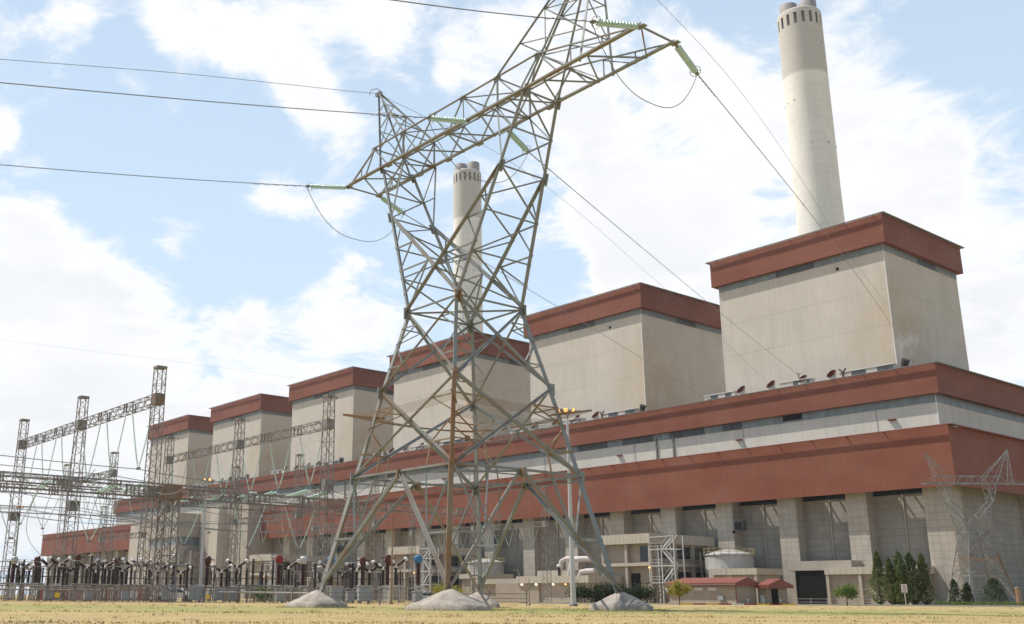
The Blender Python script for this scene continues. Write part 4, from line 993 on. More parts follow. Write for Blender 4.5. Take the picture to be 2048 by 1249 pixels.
def parab(P0, P1, P2, t_):   # smooth curve through three points at param 0,.5,1
    return P0*(2*(t_-.5)*(t_-1)) + P1*(-4*t_*(t_-1)) + P2*(2*t_*(t_-.5))
# towards the left: attachment, string end, a point further out
for nm, u0, e1, far in (('left', -EL, (-5.0, 28.98), (-25.8, 24.99)), ('middle', 2.23, (-4.74, 29.02), (-29.5, 23.25)), ('right', ER, (-5.22, 28.68), (-17.7, 25.05))):
    A_ = pw(u0, -AW-.1, HB-.05); E_ = pw(u0, e1[0], e1[1]); F_ = pw(u0, far[0], far[1]); string(A_, E_, 'glass insulator string pulling left from the %s end of the near crossarm chord' % nm if nm != 'middle' else 'glass insulator string pulling left from the middle of the near crossarm chord')
    sl = (far[1]-e1[1])/(far[0]-e1[0])
    pts = [pw(u0, e1[0] + (far[0]-e1[0])*t_, e1[1] + (far[1]-e1[1])*t_ - 0.10*sin(min(t_, 1)*pi)) for t_ in [i*0.1 for i in range(11)]] + [pw(u0, far[0]-4*i, far[1] - sl*4*i + 0.004*(4*i)**2) for i in range(1, 9)]
    wire('conductor', pts, 0.026, 'overhead conductor leaving the %s insulator string towards the left edge' % nm, spiral=[(pw(u0, e1[0]-.3, e1[1]-.06), pw(u0, e1[0]-4.2, e1[1] + (far[1]-e1[1])*(4.2/(e1[0]-far[0])) - .12))])
# towards the station roof
for nm, A_, E_, M_, T_ in (('right', pw(ER-.02, AW+.1, HB-.05), Vector((16.25, 54.09, 30.36)), Vector((34.77, 87.76, 36.31)), Vector((121.91, 246.15, 57.79))), ('middle', pw(2.73, AW+.1, HB-.05), Vector((7.44, 64.57, 30.09)), Vector((23.79, 99.93, 34.85)), Vector((102.7, 270.59, 59.24))), ('left', pw(-EL, AW+.1, HB-.05), Vector((-1.24, 76.61, 30.14)), Vector((16.06, 120.29, 35.54)), Vector((84.64, 293.56, 56.45)))):
    string(A_, E_, 'glass insulator string on the far crossarm chord at the %s, aimed at the station roof' % nm)
    # quadratic through the three points with parameter by horizontal distance
    tm = (M_-E_).xy.length/(T_-E_).xy.length
    def zq(t_): 
        l0 = (t_-tm)*(t_-1)/((0-tm)*(0-1)); l1 = t_*(t_-1)/(tm*(tm-1)); l2 = t_*(t_-tm)/((1-0)*(1-tm)); return E_.z*l0 + M_.z*l1 + T_.z*l2
    pts = [Vector((E_.x+(T_.x-E_.x)*t_, E_.y+(T_.y-E_.y)*t_, zq(t_))) for t_ in [i/36 for i in range(37)]]
    d_ = (pts[1]-pts[0]).normalized(); wire('conductor', pts, 0.032, 'overhead conductor climbing from the %s far insulator string to the station roof' % nm, spiral=[(pts[0]+d_*.3, pts[0]+d_*5.2)])
    bracket(T_, 'small wire bracket on the upper hall roof where the %s conductor lands' % nm)
ap = pw(-10.0, 0, 37.2)
e0 = [pw(-10, 0, 37.25), pw(-10, -2.0, 36.75), pw(-10, -8, 35.40), pw(-10, -15.48, 33.70), pw(-10, -26.9, 30.80), pw(-10, -45, 26.2)]
wire('earthwire', smooth(e0), 0.018, 'thin earthwire running left from the left peak of the pylon')
wire('earthwire', smooth([ap, Vector((8.2, 91, 41.5)), Vector((35, 148, 48)), Vector((97.22, 277.56, 58.15))]), 0.018, 'thin earthwire from the left peak towards the station roof')
apr = pw(12.3, 0, 38.3); wire('earthwire', smooth([apr, Vector((27.57, 80.93, 44.1)), Vector((70, 157, 54.0)), Vector((124.67, 242.65, 56.89))]), 0.018, 'thin earthwire from the right peak towards the right chimney')
l_ = MB(); l_.tube([ap + Vector((-.7, 0, -.1)), ap + Vector((-.6, 0, .35)), ap + Vector((-.1, 0, .45)), ap + Vector((.3, 0, .1))], 0.03, 5); prop(l_.build('bond_loop', CABLE), 'small wire loop at the tip of the left pylon peak', 'wire loop')
# jumper loops
for nm, p0, p1, dp in (('left', pw(-EL, -5.0, 28.95), Vector((-1.24, 76.61, 30.10)), 3.1), ('middle', pw(2.23, -4.74, 29.0), Vector((7.44, 64.57, 30.05)), 3.1), ('right', pw(ER, -5.22, 28.65), Vector((16.25, 54.09, 30.30)), 3.2)):
    pts = [];
    for i in range(25):
        t_ = i/24; f_ = 1 - abs(2*t_-1)**2.6; q = p0.lerp(p1, t_); pts.append(Vector((q.x, q.y, q.z - dp*f_)))
    wire('jumper_loop', pts, 0.024, 'slack jumper cable looping under the %s of the crossarm' % ('middle' if nm == 'middle' else nm + ' end'), 'jumper cable', 'jumper cables under the crossarm')

# ------------------------------------------------------------------ switchyard gantries
E1 = Vector((cos(YAW), sin(YAW), 0)); E2 = Vector((-sin(YAW), cos(YAW), 0))   # along the station, and away from the viewer
def lattice(mb, P_, Q_, s0, s1, n_, cw, lw, ref=(0, 0, 1), caps=False):
    P_, Q_ = Vector(P_), Vector(Q_); d = (Q_-P_).normalized(); r_ = Vector(ref); a = d.cross(r_).normalized(); b = a.cross(d).normalized()
    def c(t_, k):
        s_ = (s0 + (s1-s0)*t_)/2; su, sv = ((-1, -1), (1, -1), (1, 1), (-1, 1))[k % 4]; return P_.lerp(Q_, t_) + a*(su*s_) + b*(sv*s_)
    for k in range(4): mb.bar(c(0, k), c(1, k), cw)
    for i in range(n_):
        for k in range(4):
            mb.bar(c(i/n_, k + (i % 2)), c((i+1)/n_, k+1 - (i % 2)), lw)
        if i % 4 == 0:
            for k in range(4): mb.bar(c(i/n_, k), c(i/n_, k+1), lw)
def gantry(x0, y0, ncol, H, hb, label, sp=22.0, group='lattice gantries of the switchyard', s0=1.35, s1=0.95, plates=(), rust_end=True, beam=True, mt=None):
    zg = gz(x0, y0); t = thing('lattice_gantry', label, 'gantry', (x0, y0, zg), YAW, group); mt = mt or GAL
    for i in range(ncol):
        m = MB(); lattice(m, (i*sp, 0, 0), (i*sp, 0, H), s0, s1, 26, 0.085, 0.045, (1, 0, 0)); m.build('column', mt, t)
        m = MB(); m.box(i*sp-s1/2-.08, i*sp+s1/2+.08, -s1/2-.08, s1/2+.08, H-.12, H+.12); m.build('cap_plate', PLATE, t)
        m = MB(); w_ = s1/2+.05
        if beam: m.box(i*sp-w_, i*sp+w_, -w_, w_, hb-.58, hb+.58); m.build('gusset_box', PLATER if (rust_end and i == ncol-1) else PLATE, t)
        for hh in plates:
            m = MB(); m.box(i*sp-w_, i*sp+w_, -w_, w_, hh-.6, hh+.6); m.build('gusset_box', PLATE, t)
    if beam:
        for i in range(ncol-1):
            m = MB(); lattice(m, (i*sp+.5, 0, hb), (i*sp+sp-.5, 0, hb), 0.95, 0.95, 22, 0.075, 0.042)
            for q in (1/3, 2/3): [m.bar((i*sp+sp*q+e_, y_, hb-.5), (i*sp+sp*q+e_, y_, hb+.5), .13) for e_ in (-.35, .35) for y_ in (-.5, .5)]
            m.build('beam', mt, t)
    return t
Vp = None
def make_v(depth=6.3, half=2.75):
    t = thing('v_insulator', 'x', 'insulator string', group='V shaped insulator strings hanging from the gantries')
    for s_ in (-1, 1):
        m = MB(); A_ = Vector((s_*half, 0, 0)); B_ = Vector((s_*.12, 0, -depth)); n_ = 26; d = (B_-A_); 
        for i in range(n_):
            c_ = A_ + d*(0.06 + 0.88*i/n_); c_.z -= 0.35*sin(pi*i/n_)*(-1 if False else 1)
            m.lathe([(0.03, 0), (0.10, .05), (0.10, .08), (0.03, .14)], c_, 7, d)
        m.tube([A_ + d*(i/8) - Vector((0, 0, .35*sin(pi*i/8))) for i in range(9)], 0.045, 4, False); m.build('string', GLAG, t)
    m = MB(); m.box(-.3, .3, -.12, .12, -depth-.2, -depth+.05); m.build('clamp', LIP, t); return t
VP = make_v(); vused = []
def vins(x_, y_, z_v, label, sc_=1.0, rz=YAW):
    o = VP if not vused else copy_tree(VP); vused.append(1); o.location = (x_, y_, z_v); o.rotation_euler = (0, 0, rz); o.scale = (sc_, sc_, sc_); o['label'] = label
G1 = Vector((-54.6, 140.9, 0)); G2 = Vector((-37.9, 156.0, 0)); G3 = Vector((-64.65, 189.8, 0)); G4 = Vector((-33.6, 191.0, 0)); G5 = Vector((-1.2, 246, 0)); G6 = Vector((-22, 222.5, 0))
gantry(G1.x, G1.y, 3, 24, 20.6, 'tallest and nearest lattice gantry at left, three columns, its sloping beam against the sky', plates=(10.9,))
gantry(G2.x, G2.y, 3, 24, 20.6, 'three column lattice gantry whose beam crosses in front of the boiler houses at left', plates=(13.4,), rust_end=False)
gantry(G3.x, G3.y, 2, 24, 20.6, 'smaller distant two column gantry between the two left columns of the tall gantry', rust_end=False)
gantry(G4.x, G4.y, 2, 24, 14.0, 'two column gantry low beam in front of the middle of the red fascia', rust_end=False)
gantry(G5.x, G5.y, 3, 23, 15.5, 'distant gantry seen through the pylon legs, its right column beside the floodlight mast', rust_end=False, s0=1.2)
gantry(G6.x, G6.y, 2, 23, 15.0, 'distant gantry behind the left leg of the big pylon', rust_end=False, s0=1.2)
gantry(-92, 206, 2, 22, 18.6, 'far gantry near the left edge behind the tall gantry', rust_end=False)
gantry(-70, 232, 2, 20, 13.0, 'far low gantry in front of the left end of the red hall', rust_end=False)
gantry(-86, 166, 2, 14, 11.0, 'low gantry at the far left edge of the switchyard', rust_end=False)
# beams across the yard, carried by the columns (one line per row of columns)
def cross_beam(P_, z0, a, b_, label, size=1.15, nseg=18, spl=()):
    A_ = P_ + E2*a; B_ = P_ + E2*b_; L_ = b_-a
    t = thing('crossing_beam', label, 'lattice beam', (A_.x, A_.y, z0), atan2(E2.y, E2.x), 'lattice beams crossing the switchyard')
    m = MB(); lattice(m, (0, 0, 0), (L_, 0, 0), size*.9, size*.9, int(L_/1.1), 0.085, 0.045); m.build('lattice', GAL, t)
    m = MB(); x = 3.0
    while x < L_: [m.bar((x+e_, y_, -size/2), (x+e_, y_, size/2), .16) for e_ in (-.4, .4) for y_ in (-size/2, size/2)]; x += 7.0
    m.each('stiffener', GAL, t); return t
for P_, z0, a, b_, lb in ((G1, 14.6, -26, 22.5, 'lattice beam crossing behind the left column of the tall gantry'), (G1+E1*22, 13.7, -33, 22.5, 'lattice beam from the left edge through the middle column of the tall gantry'), (G1+E1*44, 10.9, -26, 22.5, 'lower lattice beam from the left edge through the right column of the tall gantry'),
                          (G1, 14.2, 22.6, 60, 'far lattice beam behind the left column of the second gantry'), (G1+E1*22, 13.4, 23, 62, 'lattice beam in front of the middle of the red band at left'), (G1+E1*44, 10.7, 23, 27.5, 'short stub beam right of the second gantry near the pylon leg')):
    cross_beam(P_, z0, a, b_, lb)
c = thing('lattice_column', 'broad lattice column with bright crossed braces and rusty head plate, right of the tall gantry', 'lattice column', (-25.75, 107.6, 0), YAW)
m = MB(); lattice(m, (0, 0, 0), (0, 0, 10.3), 1.75, 1.5, 9, 0.13, 0.07, (1, 0, 0)); m.build('frame', GAL, c)
m = MB()
for i in range(5): m.bar((-.85, -.9, .3+2*i), (.85, -.88, 1.5+2*i), 0.12)
m.each('bright_brace', GALL, c)
m = MB(); m.box(-1.0, 1.0, -.9, .9, 10.2, 11.7); m.build('head_plate', PLATER, c)
# V strings under the beams and the bus wires they carry
w_i = 0
for gi, (Gp, nb, nmg) in enumerate(((G1, 2, 'tall nearest gantry'), (G2, 2, 'second gantry in front of the boiler houses'))):
    for b_ in range(nb):
        for j in range(3):
            p_ = Gp + E1*(22*b_ + 3.7 + 7.3*j); vins(p_.x, p_.y, 20.0, ('G1', 'G2')[gi])
            if gi == 0:
                q0 = p_ - E2*34 + Vector((0, 0, 14.9)); q1 = p_ + Vector((0, 0, 13.55)); q2 = p_ + E2*22.4 + Vector((0, 0, 13.5)) 
                q2 = G2 + E1*(22*b_ + 3.7 + 7.3*j) + Vector((0, 0, 13.55)); q3 = q2 + E2*32 + Vector((0, 0, -2.0))
                wire('bus_wire', sag(q0, q1, .35, 8) + sag(q1, q2, .6, 8)[1:] + sag(q2, q3, .8, 8)[1:], 0.045, 'overhead bus wire through the %s V string from the left of the tall gantry' % ('first', 'second', 'third', 'fourth', 'fifth', 'sixth')[b_*3+j], 'bus wire', 'overhead bus wires of the switchyard')
for gi, (Gp, zz_, nmg, nb, s_) in enumerate(((G4, 13.4, 'G4', 1, .55), (G5, 14.9, 'G5', 2, .55), (G6, 14.4, 'G6', 1, .55), (G3, 20.0, 'G3', 1, .9))):
    for b_ in range(nb):
        for j in range(3):
            p_ = Gp + E1*(22*b_ + 3.7 + 7.3*j); vins(p_.x, p_.y, zz_ + gz(p_.x, p_.y), nmg, s_)
# V strings hanging from the crossing beams, turned the other way
for bi, (P_, z0, nmb) in enumerate(((G1+E1*22, 13.1, 'beam through the middle column'), (G1+E1*44, 10.3, 'lower beam through the right column'), (G1, 14.0, 'beam behind the left column'))):
    for j, a in enumerate((-21, -13.5, -6, 4, 11.5, 18)):
        p_ = P_ + E2*a; vins(p_.x, p_.y, z0, 'B%d' % bi, .72, atan2(E2.y, E2.x))
# horizontal tension strings + slack droppers between rows
def tens(P_, Q_, label, r_=0.14):
    t = thing('tension_insulator', label, 'insulator string', P_, 0, 'pale green tension insulators strung across the yard'); d = Vector(Q_)-Vector(P_); n_ = 28
    for o_ in (-.28, .28):
        m = MB(); s1 = d.cross(Vector((0, 0, 1))).normalized()*o_
        for i in range(n_): m.lathe([(0.04, 0), (r_, .04), (r_, .1), (0.04, .15)], s1 + d*(i/n_), 7, d)
        m.build('string', GLAG, t)
TN = [(G2+E1*22, 13.2, 1.0, 6.5), (G2+E1*28, 12.9, 0.8, 6.3), (G2+E1*35, 12.5, 1.0, 6.0), (G2+E1*40, 12.0, .9, 5.8), (G1+E1*30, 11.9, 1, 6), (G1+E1*37, 11.4, 1, 6), (G2+E1*14, 13.5, 1, 6), (G2+E1*6, 13.9, 1, 6), (G1+E1*9, 14.0, 1, 6), (G1+E1*15, 13.9, 1, 6)]
for i, (p_, z0, a, b_) in enumerate(TN):
    A_ = p_ + Vector((0, 0, z0)); B_ = A_ + E1*(a*5.0) + Vector((0, 0, .45)); tens(A_, B_, 'x')
    wire('slack_conductor', sag(B_, B_ + E1*14 + Vector((0, 0, .2)), 1.6, 14), 0.04, 'slack conductor hanging from the right end of the %s tension insulator pair strung' % ('first', 'second', 'third', 'fourth', 'fifth', 'sixth', 'seventh', 'eighth', 'ninth', 'tenth')[i], 'bus wire', 'slack conductors of the switchyard')
    wire('dropper_wire', [A_.lerp(A_ + Vector((2.2, -3, -8.6)), f/10) - Vector((1.6*sin(pi*f/10), 0, 1.0*sin(pi*f/10))) for f in range(11)], 0.035, 'dropper wire curving down to the equipment from the %s tension insulator pair strung' % ('first', 'second', 'third', 'fourth', 'fifth', 'sixth', 'seventh', 'eighth', 'ninth', 'tenth')[i], 'dropper wire', 'dropper wires')
# long lower bus wires
for i, (off, z0) in enumerate(((-9, 12.4), (-4, 12.0), (1.5, 12.2), (7, 11.7), (13, 11.5), (19, 11.2), (25, 10.8), (30, 9.7), (35, 9.4), (39, 9.1))):
    p_ = G1 + E1*off; wire('lower_bus_wire', sag(p_ - E2*34 + Vector((0, 0, z0)), p_ + Vector((0, 0, z0-.4)), .4, 8) + sag(p_ + Vector((0, 0, z0-.4)), p_ + E2*30 + Vector((0, 0, z0-.6)), .9, 10)[1:], 0.035, 'lower bus wire crossing the yard below the gantry beams, %s from the back' % ('first', 'second', 'third', 'fourth', 'fifth', 'sixth', 'seventh', 'eighth', 'ninth', 'tenth')[i], 'bus wire', 'lower bus wires')
wire('distant_line', [Vector((-60, 128, 33.0)), Vector((-30, 128, 29.4)), Vector((-5, 130, 26.4))], 0.008, 'faint thin wire above the top of the tall gantry, far left sky')

# ------------------------------------------------------------------ switchyard equipment
def gx(b_, d_): return d_*(-0.3918 + 0.00047*b_)
def make_ct(headm, hw=0.42):
    t = thing('instrument_transformer', 'x', 'transformer', group='instrument transformers with dark ribbed columns')
    m = MB(); 
    for sx in (-.35, .35):
        for sy in (-.35, .35): m.bar((sx, sy, 0), (sx, sy, 1.9), 0.08)
    m.bar((-.35, -.35, .2), (.35, -.35, 1.8), .05); m.bar((.35, -.35, .2), (-.35, -.35, 1.8), .05); m.box(-.45, .45, -.45, .45, 1.86, 2.0); m.build('support', GALL, t)
    m = MB(); z = 2.0; pr = [(0.20, 2.0)]
    while z < 4.5: pr += [(0.19, z+.02), (0.27, z+.05), (0.19, z+.10)]; z += 0.115
    m.lathe(pr, (0, 0, 0), 14); m.build('ribbed_column', BROWNP, t)
    m = MB(); m.lathe([(0.25, 4.5), (hw, 4.6), (hw, 5.25), (hw*.8, 5.4), (0.02, 5.45)], (0, 0, 0), 16); m.bar((-.75, 0, 5.0), (.75, 0, 5.0), .1); m.build('head', headm, t); return t
def make_cb():
    t = thing('circuit_breaker', 'x', 'circuit breaker', group='Y shaped circuit breakers with pale end caps')
    m = MB()
    for sx in (-.4, .4): m.bar((sx, 0, 0), (sx, 0, 1.9), 0.1)
    m.bar((-.4, 0, .3), (.4, 0, 1.8), .05); m.box(-.55, .55, -.3, .3, 1.85, 2.02); m.build('support', GALL, t)
    m = MB(); z = 2.0; pr = []
    while z < 4.0: pr += [(0.13, z+.01), (0.19, z+.04), (0.13, z+.08)]; z += 0.1
    m.lathe(pr, (0, 0, 0), 12); m.build('ribbed_column', BLACKP, t)
    m = MB(); m.lathe([(0.02, 3.98), (.2, 4.0), (.24, 4.2), (.12, 4.36), (.02, 4.38)], (0, 0, 0), 12); m.build('junction', WHITEM, t)
    for s_ in (-1, 1):
        d = Vector((s_*.78, 0, .62)); m = MB(); pr = []; q = 0
        while q < 1.05: pr += [(0.15, q+.01), (0.22, q+.04), (0.15, q+.08)]; q += 0.1
        m.lathe(pr, (s_*.12, 0, 4.2), 12, d); m.build('horn', BROWNP, t)
        m = MB(); e_ = Vector((s_*.12, 0, 4.2)) + d.normalized()*1.1; m.lathe([(0.02, -.05), (.2, -.02), (.27, .14), (.2, .32), (.02, .38)], e_, 14, d); m.build('end_cap', WHITEM, t)
    return t
def make_ds():
    t = thing('disconnector', 'x', 'disconnector switch', group='disconnectors on steel frames')
    m = MB()
    for sx in (-2.2, 2.2):
        m.bar((sx, -.4, 0), (sx, 0, 1.8), 0.1); m.bar((sx, .4, 0), (sx, 0, 1.8), 0.1)
    m.tube([(-2.7, 0, 1.9), (2.7, 0, 1.9)], 0.09, 8); m.build('frame', GAL, t)
    for x in (-2.1, 0, 2.1):
        m = MB(); z = 2.0; pr = []
        while z < 4.25: pr += [(0.075, z+.01), (0.12, z+.035), (0.075, z+.07)]; z += 0.1
        m.lathe(pr, (x, 0, 0), 10); m.build('post_insulator', BLACKP, t)
    m = MB(); m.tube([(-2.3, 0, 4.35), (0.1, 0, 4.4)], 0.05, 6); m.tube([(0, 0, 4.35), (2.3, 0, 4.35)], 0.04, 6); m.build('blade', GAL, t); return t
def make_cab():
    t = thing('control_cabinet', 'x', 'cabinet', group='grey control cabinets of the switchyard')
    m = MB(); m.box(-.5, .5, -.3, .3, .25, 1.5); m.build('body', GREYM, t); m = MB(); m.box(-.56, .56, -.38, .34, 1.5, 1.56); m.build('roof', GALL, t)
    m = MB(); m.box(-.46, -.02, -.32, -.3, .3, 1.44); m.box(.02, .46, -.32, -.3, .3, 1.44); m.each('door', GREYM, t)
    m = MB(); m.box(-.4, -.3, -.2, .2, 0, .25); m.box(.3, .4, -.2, .2, 0, .25); m.each('foot', GAL, t); return t
def make_post():
    t = thing('surge_arrester', 'x', 'surge arrester', group='thin dark surge arresters')
    m = MB(); lattice(m, (0, 0, 0), (0, 0, 2.0), .35, .35, 5, .05, .03, (1, 0, 0)); m.build('support', GAL, t)
    m = MB(); z = 2.0; pr = []
    while z < 5.6: pr += [(0.09, z+.01), (0.15, z+.04), (0.09, z+.08)]; z += 0.11
    m.lathe(pr, (0, 0, 0), 10); m.build('ribbed_column', BLACKP, t)
    m = MB(); m.tube([(.4*cos(a*pi/5), .4*sin(a*pi/5), 5.55) for a in range(11)], .03, 5, False); m.build('grading_ring', GALL, t); return t
protos = {'red': make_ct(REDM, .40), 'white': make_ct(GALL, .38), 'blue': make_ct(BLUEM, .42), 'dark': make_ct(mat('dull_maroon_paint', (0.10, 0.035, 0.03), .5), .33), 'cb': make_cb(), 'ds': make_ds(), 'cab': make_cab(), 'post': make_post()}
done = set(); cnt = {}; eqr = random.Random(31)
def eq(kind, b_, d_, label, rz=0.0, s_=1.0):
    p = protos[kind]; o = p if kind not in done else copy_tree(p); done.add(kind)
    x_ = gx(b_, d_); q = eqr.uniform(.80, 1.0) if kind in ('post', 'ds', 'cb') else eqr.uniform(.9, .98)
    o.location = (x_, d_, gz(x_, d_)); o.rotation_euler = (0, 0, rz + eqr.uniform(-.12, .12)); o.scale = (s_, s_, s_*q*(.88 if kind == 'post' else .96)); o['label'] = label
def make_bus():
    t = thing('busbar_stand', 'x', 'busbar stand', group='grey lattice busbar stands')
    m = MB()
    for sx in (-1.6, 1.6): m = MB(); lattice(m, (sx, 0, 0), (sx, 0, 3.0), .4, .3, 7, .05, .03, (1, 0, 0)); m.build('lattice_leg', GAL, t)
    m = MB(); m.bar((-2.0, 0, 3.05), (2.0, 0, 3.05), .14); m.build('cross_bar', GAL, t)
    for sx in (-1.6, 0, 1.6):
        m = MB(); m.lathe([(.05, 3.1), (.10, 3.2), (.06, 3.25), (.10, 3.4), (.06, 3.45), (.10, 3.6), (.06, 3.65), (.10, 3.8), (.04, 3.95)], (sx, 0, 0), 8); m.build('small_insulator', WHITEM if sx == 0 else BROWNP, t)
    m = MB(); m.tube([(-2.6, 0, 4.0), (2.6, 0, 4.0)], .05, 6); m.build('busbar', GAL, t); return t
protos['bus'] = make_bus()
def nth(k_): cnt[k_] = cnt.get(k_, 0) + 1; return cnt[k_]
for kind, b_, d_, lb in (('dark', 411, 112, 'transformer with maroon head left of the slim grey pole'), ('red', 555, 112, 'transformer with bright red head left of the left footing'), ('white', 604, 112, 'transformer with white head above the left footing'), ('blue', 660, 113, 'transformer with blue head just behind the left pylon leg'),
        ('dark', 724, 112, 'transformer with dull maroon head right of the left pylon leg'), ('dark', 774, 111, 'transformer with dark thick column beside the thin rusty pole'), ('blue', 836, 111, 'transformer with blue head left of the front pylon leg'), ('white', 345, 112, 'transformer with white head below the broad lattice column'),
        ('dark', 66, 118, 'dark transformer near the left edge'), ('dark', 148, 118, 'dark transformer between the two left gantry columns'), ('dark', 228, 118, 'dark transformer left of the right gantry column'), ('white', 20, 120, 'transformer with white head at the extreme left')):
    eq(kind, b_, d_, lb)
for b_ in (738, 765, 791, 712, 655, 684, 470, 440, 575, 330, 358, 312, 294, 277, 258, 240, 222, 205, 186, 168, 130, 112, 92, 52, 34):
    n_ = nth('cb'); d_ = (117 if n_ <= 4 else 120 + (n_*7 % 9)); eq('cb', b_, d_, 'Y shaped circuit breaker with pale end caps, number %d counting leftwards along the yard' % n_, 0.1*((n_*5) % 3 - 1), 1.0)
for b_, d_ in ((520, 108), (450, 109), (490, 124), (425, 118), (380, 121), (300, 110), (250, 112), (190, 111), (130, 109), (80, 111), (30, 109), (60, 126), (160, 127), (215, 125), (265, 130), (700, 122), (760, 128), (560, 127), (610, 124), (640, 131), (330, 129), (10, 130), (110, 133), (395, 132), (800, 124)):
    n_ = nth('ds'); eq('ds', b_, d_, 'disconnector with three dark posts on a pipe frame, number %d in the yard' % n_, (0.0, 0.12, -0.1, YAW+pi/2, 0.9)[n_ % 5])
for b_, d_, s_ in ((390, 103.6, 1.1), (437, 103.5, 1), (466, 104, .9), (672, 103, 1.15), (728, 102.6, 1.25), (560, 104.5, .8), (330, 104, .8), (250, 105, .8), (700, 106, .8), (175, 104.5, .8), (95, 105, .8), (835, 106, .9)):
    n_ = nth('cab'); eq('cab', b_, d_, 'grey control cabinet on short feet behind the yard fence, number %d' % n_, 0.05*n_, s_)
for b_, d_ in ((176, 114), (200, 114), (145, 116), (70, 115), (12, 114), (40, 113), (225, 119), (104, 121), (503, 114), (543, 113), (628, 116), (371, 114), (704, 115), (122, 113)):
    n_ = nth('post'); eq('post', b_, d_, 'thin dark surge arrester on a lattice stand, number %d in the yard' % n_)
for b_, d_ in ((36, 122), (95, 124), (150, 129), (210, 131), (262, 136), (318, 134), (372, 128), (432, 126), (492, 130), (545, 133), (600, 136), (660, 126), (720, 131), (20, 136), (118, 140), (452, 138), (780, 132)):
    nth('bus'); eq('bus', b_, d_, 'x', 0.3*((b_ % 3) - 1))
# slim grey lamp / lightning poles
def pole(name, b_, d_, h, r_, label, mt=GALL, arm=False):
    x_ = gx(b_, d_); m = MB(); m.tube([(0, 0, 0), (0, 0, h)], [r_, r_*.6], 10); t = thing(name, label, 'pole', (x_, d_, gz(x_, d_))); m.build('shaft', mt, t)
    m = MB(); m.box(-r_*2, r_*2, -r_*2, r_*2, 0, .12); m.build('base_plate', mt, t)
    if arm: m = MB(); m.bar((-.8, 0, h), (.9, 0, h+.1), .12); m.box(.5, 1.4, -.2, .2, h+.02, h+.16); m.build('lamp_arm', mt, t)
    return t
pole('grey_pole', 398, 110, 10.8, 0.17, 'slim grey pole with short arm left of the red headed transformer', GALL, True)
pole('rusty_pole', 783, 100, 8.0, 0.10, 'thin rusty upright pole between the left leg and the front leg', STEELB)
pole('grey_pole', 1059, 92, 2.3, 0.05, 'short thin post right of the back footing', GAL)

# floodlight masts
def mast(x_, y_, h, label, r0=.24, lit=True):
    t = thing('floodlight_mast', label, 'floodlight mast', (x_, y_, gz(x_, y_)), 0, 'floodlight masts'); m = MB(); m.tube([(0, 0, 0), (0, 0, h*.5), (0, 0, h)], [r0, r0*.7, r0*.42], 12); m.build('shaft', GALL, t)
    m = MB(); m.lathe([(r0*1.6, 0), (r0*1.6, .15), (r0, .2)], (0, 0, 0), 12); m.build('foot', GAL, t)
    m = MB(); m.tube([(.42*cos(a*pi/6), .42*sin(a*pi/6), h-.05) for a in range(13)], .05, 5, False); m.bar((-.5, 0, h), (.5, 0, h), .1); m.bar((0, -.5, h), (0, .5, h), .1); m.build('head_frame', GAL, t)
    for k in range(6):
        a = 2*pi*k/6 + .2; c_ = Vector((.62*cos(a), .62*sin(a), h-.02)); m = MB(); ax = Vector((cos(a), sin(a), -.35)); m.lathe([(.05, -.2), (.16, -.16), (.22, .1), (.22, .12)], c_, 10, ax); fl = m.build('floodlight', LIP, t)
        m = MB(); m.lathe([(.2, .11), (.01, .115)], c_, 10, ax); m.build('lens', LAMPO if lit else WHITEM, fl)
mast(13.25, 90, 16.7, 'tall grey floodlight mast with lit orange lamps right of the pylon body')
mast(-30.6, 150, 17.0, 'distant floodlight mast with a row of lit orange lamps above the left yard beams', .2)
mast(-76.5, 200, 17.2, 'far floodlight mast at the left edge behind the first gantry column', .2)

# palisade fence in front of the switchyard
def fence(name, A_, B_, label, post=2.6, h=1.25, pick=0.28, rails=(0.25, 1.1), mt=GAL, pw_=0.045):
    A_, B_ = Vector(A_), Vector(B_); d = B_-A_; L_ = d.length; t = thing(name, label, 'fence', A_, atan2(d.y, d.x)); n_ = int(L_/post)
    for i in range(n_+1): m = MB(); m.bar((i*post, 0, -.1), (i*post, 0, h+.12), 0.09); m.build('post', mt, t)
    m = MB()
    for z in rails: m.bar((0, 0.02, z), (L_, 0.02, z), 0.05)
    m.each('rail', mt, t)
    if pick:
        m = MB(); x = 0.1
        while x < L_: m.bar((x, -.03, .05), (x, -.03, h), pw_, .02); x += pick
        m.each('picket', mt, t, None, 110)
    return t
fence('palisade_fence', (-40.5, 101.5, 0), (-9.5, 101.5, 0), 'grey palisade fence along the front of the switchyard at left')
t = fence('wire_fence', (-9, 88, 0), (9.0, 86.0, 0), 'low wire fence with Y shaped post tops beside the back footing', post=3.0, h=1.0, pick=0, rails=(0.3, 0.6, 0.95), mt=GAL)
m = MB()
for i in range(7):
    m.bar((i*3.0, 0, 1.1), (i*3.0-.38, 0, 1.5), .05); m.bar((i*3.0, 0, 1.1), (i*3.0+.38, 0, 1.5), .05)
m.each('post_arm', GAL, t)
t = thing('pipe_rail', 'long pale pipe rail on posts before the equipment at the left', 'pipe rail', (-41, 104.2, 0)); m = MB(); m.tube([(0, 0, 1.12), (11, 0, 1.08)], .07, 8); m.build('rail', GAL, t); m = MB(); [m.bar((x, 0, 0), (x, 0, 1.1), .08) for x in (0.5, 4, 8, 10.5)]; m.each('post', GAL, t)
t = thing('pipe_rail', 'pale and rusty pipe rail on posts left of the left footing', 'pipe rail', (-19.2, 103, 0)); m = MB(); m.tube([(0, 0, 1.0), (9.5, 0, .95)], .08, 8); m.build('rail', PINKW, t); m = MB(); [m.bar((x, 0, 0), (x, 0, 1.0), .08) for x in (0.5, 3.5, 6.5, 9)]; m.each('post', GAL, t)
